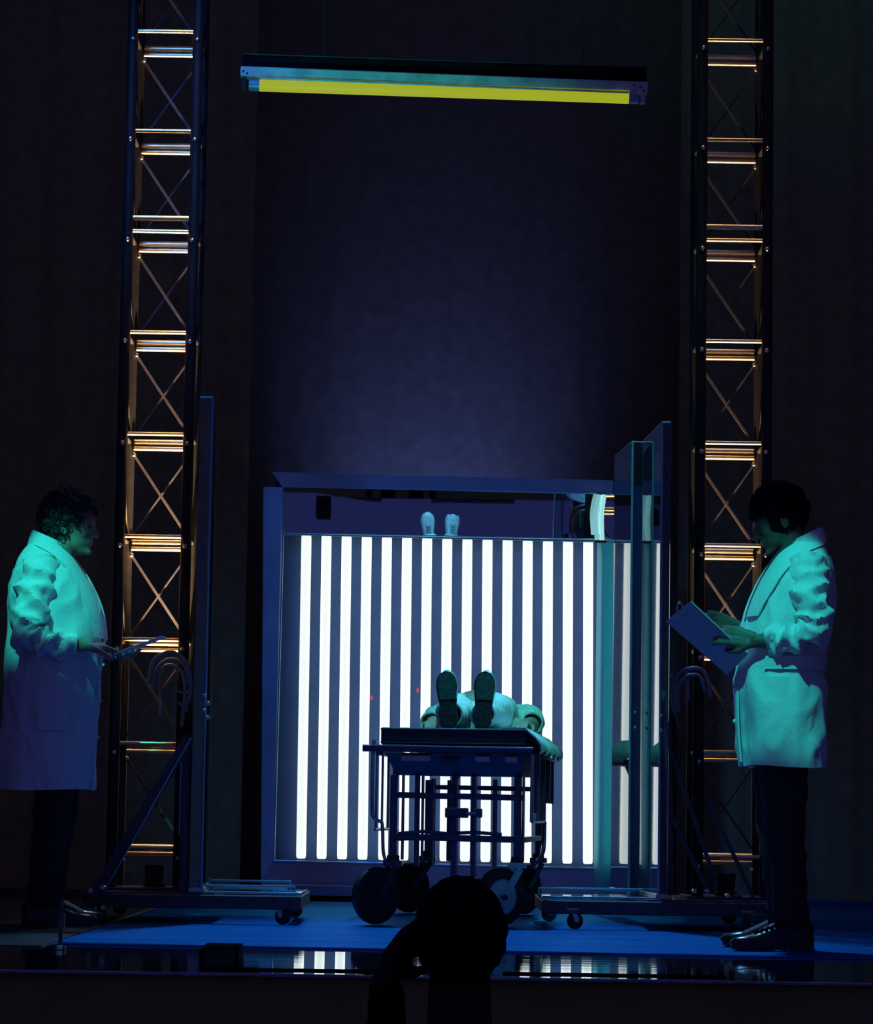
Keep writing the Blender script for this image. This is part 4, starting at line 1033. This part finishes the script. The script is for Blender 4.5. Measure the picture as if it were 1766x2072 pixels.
part(MB().add([V((xa_, 8.60, 0)), V((xb_, 8.60, 0)), V((xb_, 8.86, 0)), V((xa_, 8.86, 0)), V((xa_+.004, 8.66, .058)), V((xb_-.004, 8.66, .058)), V((xb_-.004, 8.86, .062)), V((xa_+.004, 8.86, .062))],
     [(0, 3, 2, 1), (4, 5, 6, 7), (0, 1, 5, 4), (1, 2, 6, 5), (2, 3, 7, 6), (3, 0, 4, 7)]), 'cabinet', M_black, f, Lf)
part(MB().add([V((xa_+.01, 8.601, .006)), V((xb_-.01, 8.601, .006)), V((xb_-.012, 8.652, .052)), V((xa_+.012, 8.652, .052)), V((xa_+.01, 8.597, .006)), V((xb_-.01, 8.597, .006)), V((xb_-.012, 8.648, .052)), V((xa_+.012, 8.648, .052))],
     [(0, 1, 2, 3), (7, 6, 5, 4), (0, 4, 5, 1), (1, 5, 6, 2), (2, 6, 7, 3), (3, 7, 4, 0)]), 'grille', M_trous, f, Lf)
part(MB().box((xa_-.001, 8.72, .03), (.004, .2, .05)), 'side_panel', M_brace, f, Lf)
def silhouette_run(label, pts, r):
    P = catmull([W(px, py, Y) for px, py, Y in pts], 8)
    P = [V((p.x, p.y, max(p.z, r+.0005))) for p in P]
    o = MB().tube(P, r, 10).build('lip_silhouette', M_black, None, True, loc=(P[0].x, P[0].y, 0)); tag(o, label, 'cable')
def cr(label, x0_, x1_, y, r, amp, sd):  # black tubes added in place of low dark audience silhouettes
    n = 14; rnd = random.Random(sd); P = [V((x0_+(x1_-x0_)*i/n, y+rnd.uniform(-amp, amp), r+.0005)) for i in range(n+1)]
    P = catmull(P, 5); P = [V((p.x, p.y, r+.0005)) for p in P]
    rs = [r*(1+.0*i) for i in range(len(P))]
    o = MB().tube(P, r, 10, rs=rs).build('lip_silhouette', M_black, None, True, loc=(x0_, y, 0)); tag(o, label, 'cable')
cr('black strip standing in for audience silhouettes on the stage lip, left of the audience head', W(490, 1960, 8.56).x, W(750, 1960, 8.56).x, 8.44, .006, .006, 1)
cr('black strip standing in for audience silhouettes on the stage lip, right of the audience head', W(1015, 1960, 8.56).x, W(1460, 1960, 8.56).x, 8.44, .006, .006, 2)

# ================================================================ AUDIENCE MEMBER
AX = W(932, 1860, 5.2).x
AP = thing('person', 'silhouetted audience member in the foreground, seen from behind, hand raised', 'person', (AX, 5.2, -1.09))
# local: z from the auditorium floor
def zz(z): return z+1.09
HMa = Matrix.Translation((0, 0, zz(.222))) @ Matrix.Rotation(PI/2, 4, 'Z')
mb = MB(); head_parts(mb, HMa, 0.88)
mb.cap((0, -.015, zz(.02)), (0, -.0, zz(.16)), .060, .055)
mb.ell((0, -.02, zz(-.16)), (.17, .11, .22)); mb.ell((0, -.02, zz(-.40)), (.16, .12, .20))
mb.cap((-.15, -.02, zz(-.03)), (.15, -.02, zz(-.03)), .055, .055)
for s_ in (-1, 1):
    mb.cap((s_*.10, 0, zz(-.55)), (s_*.12, .40, zz(-.57)), .08, .06); mb.cap((s_*.12, .40, zz(-.57)), (s_*.12, .42, zz(-1.0)), .055, .038)
    mb.cap((s_*.12, .42, zz(-1.0)), (s_*.13, .54, zz(-1.045)), .035, .028)
# left arm raised to the head
mb.cap((-.145, -.02, zz(-.04)), (-.125, .19, zz(-.04)), .048, .040); mb.cap((-.125, .19, zz(-.04)), (-.128, -.01, zz(.165)), .036, .025)
hand(mb, (-.128, -.015, zz(.185)), (.45, .75, .50), (.8, -.55, -.2), 1, 0.35, 1.0)
mb.cap((.175, -.02, zz(-.05)), (.215, .02, zz(-.30)), .048, .040); mb.cap((.215, .02, zz(-.30)), (.14, .26, zz(-.42)), .038, .028)
hand(mb, (.14, .26, zz(-.42)), (-.3, 1, -.1), (0, 0, -1), 1, 0.3)
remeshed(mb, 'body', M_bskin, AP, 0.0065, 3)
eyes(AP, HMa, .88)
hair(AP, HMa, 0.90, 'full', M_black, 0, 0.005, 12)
rg = []
for row in lerp_rows([(zz(.075), 0, .060, .055), (zz(.045), -.005, .10, .075), (zz(.0), -.015, .175, .105), (zz(-.10), -.02, .205, .13), (zz(-.30), -.02, .19, .135), (zz(-.52), -.01, .19, .15)], 8):
    z, yc, rx, ry = row
    rg.append([V((rx*math.cos(2*PI*k/48), yc+ry*math.sin(2*PI*k/48), z))*1.0 for k in range(48)])
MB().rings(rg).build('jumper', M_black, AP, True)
sleeve(AP, [(-.12, -.02, zz(-.03)), (-.135, .10, zz(-.05)), (-.128, .185, zz(-.03)), (-.128, .10, zz(.06)), (-.128, .010, zz(.145))], (.058, .050, .044, .037, .030), .004, 1, M_black, 'sleeve')
sleeve(AP, [(.15, -.02, zz(-.03)), (.20, -.0, zz(-.16)), (.215, .03, zz(-.30)), (.17, .16, zz(-.37)), (.145, .24, zz(-.415))], (.062, .056, .050, .044, .038), .004, 2, M_black, 'sleeve')
for s_ in (-1, 1):
    trouser(AP, (s_*.10, 0, zz(-.54)), (s_*.12, .41, zz(-.57)), (s_*.12, .42, zz(-1.0)), M_black, (.088, .078, .062, .055))
    shoe(AP, Matrix.Translation((s_*.125, .36, 0)) @ Matrix.Rotation(PI/2, 4, 'Z'), .27, (M_black,)*5)
st = thing('theatre_seat', 'dark plush theatre seat under the silhouetted audience member', 'seat', (AX, 5.2, -1.09))
MB().box((0, .12, zz(-.685)), (.50, .50, .09)).build('seat', M_seat, st)
MB().box((0, -.225, zz(-.42)), (.50, .07, .52)).build('backrest', M_seat, st)
for s_ in (-1, 1):
    MB().box((s_*.275, .08, zz(-.80)), (.04, .40, .58)).build('side_panel', M_seat, st)
    MB().box((s_*.275, .08, zz(-.49)), (.055, .36, .03)).build('armrest', M_dark, st)
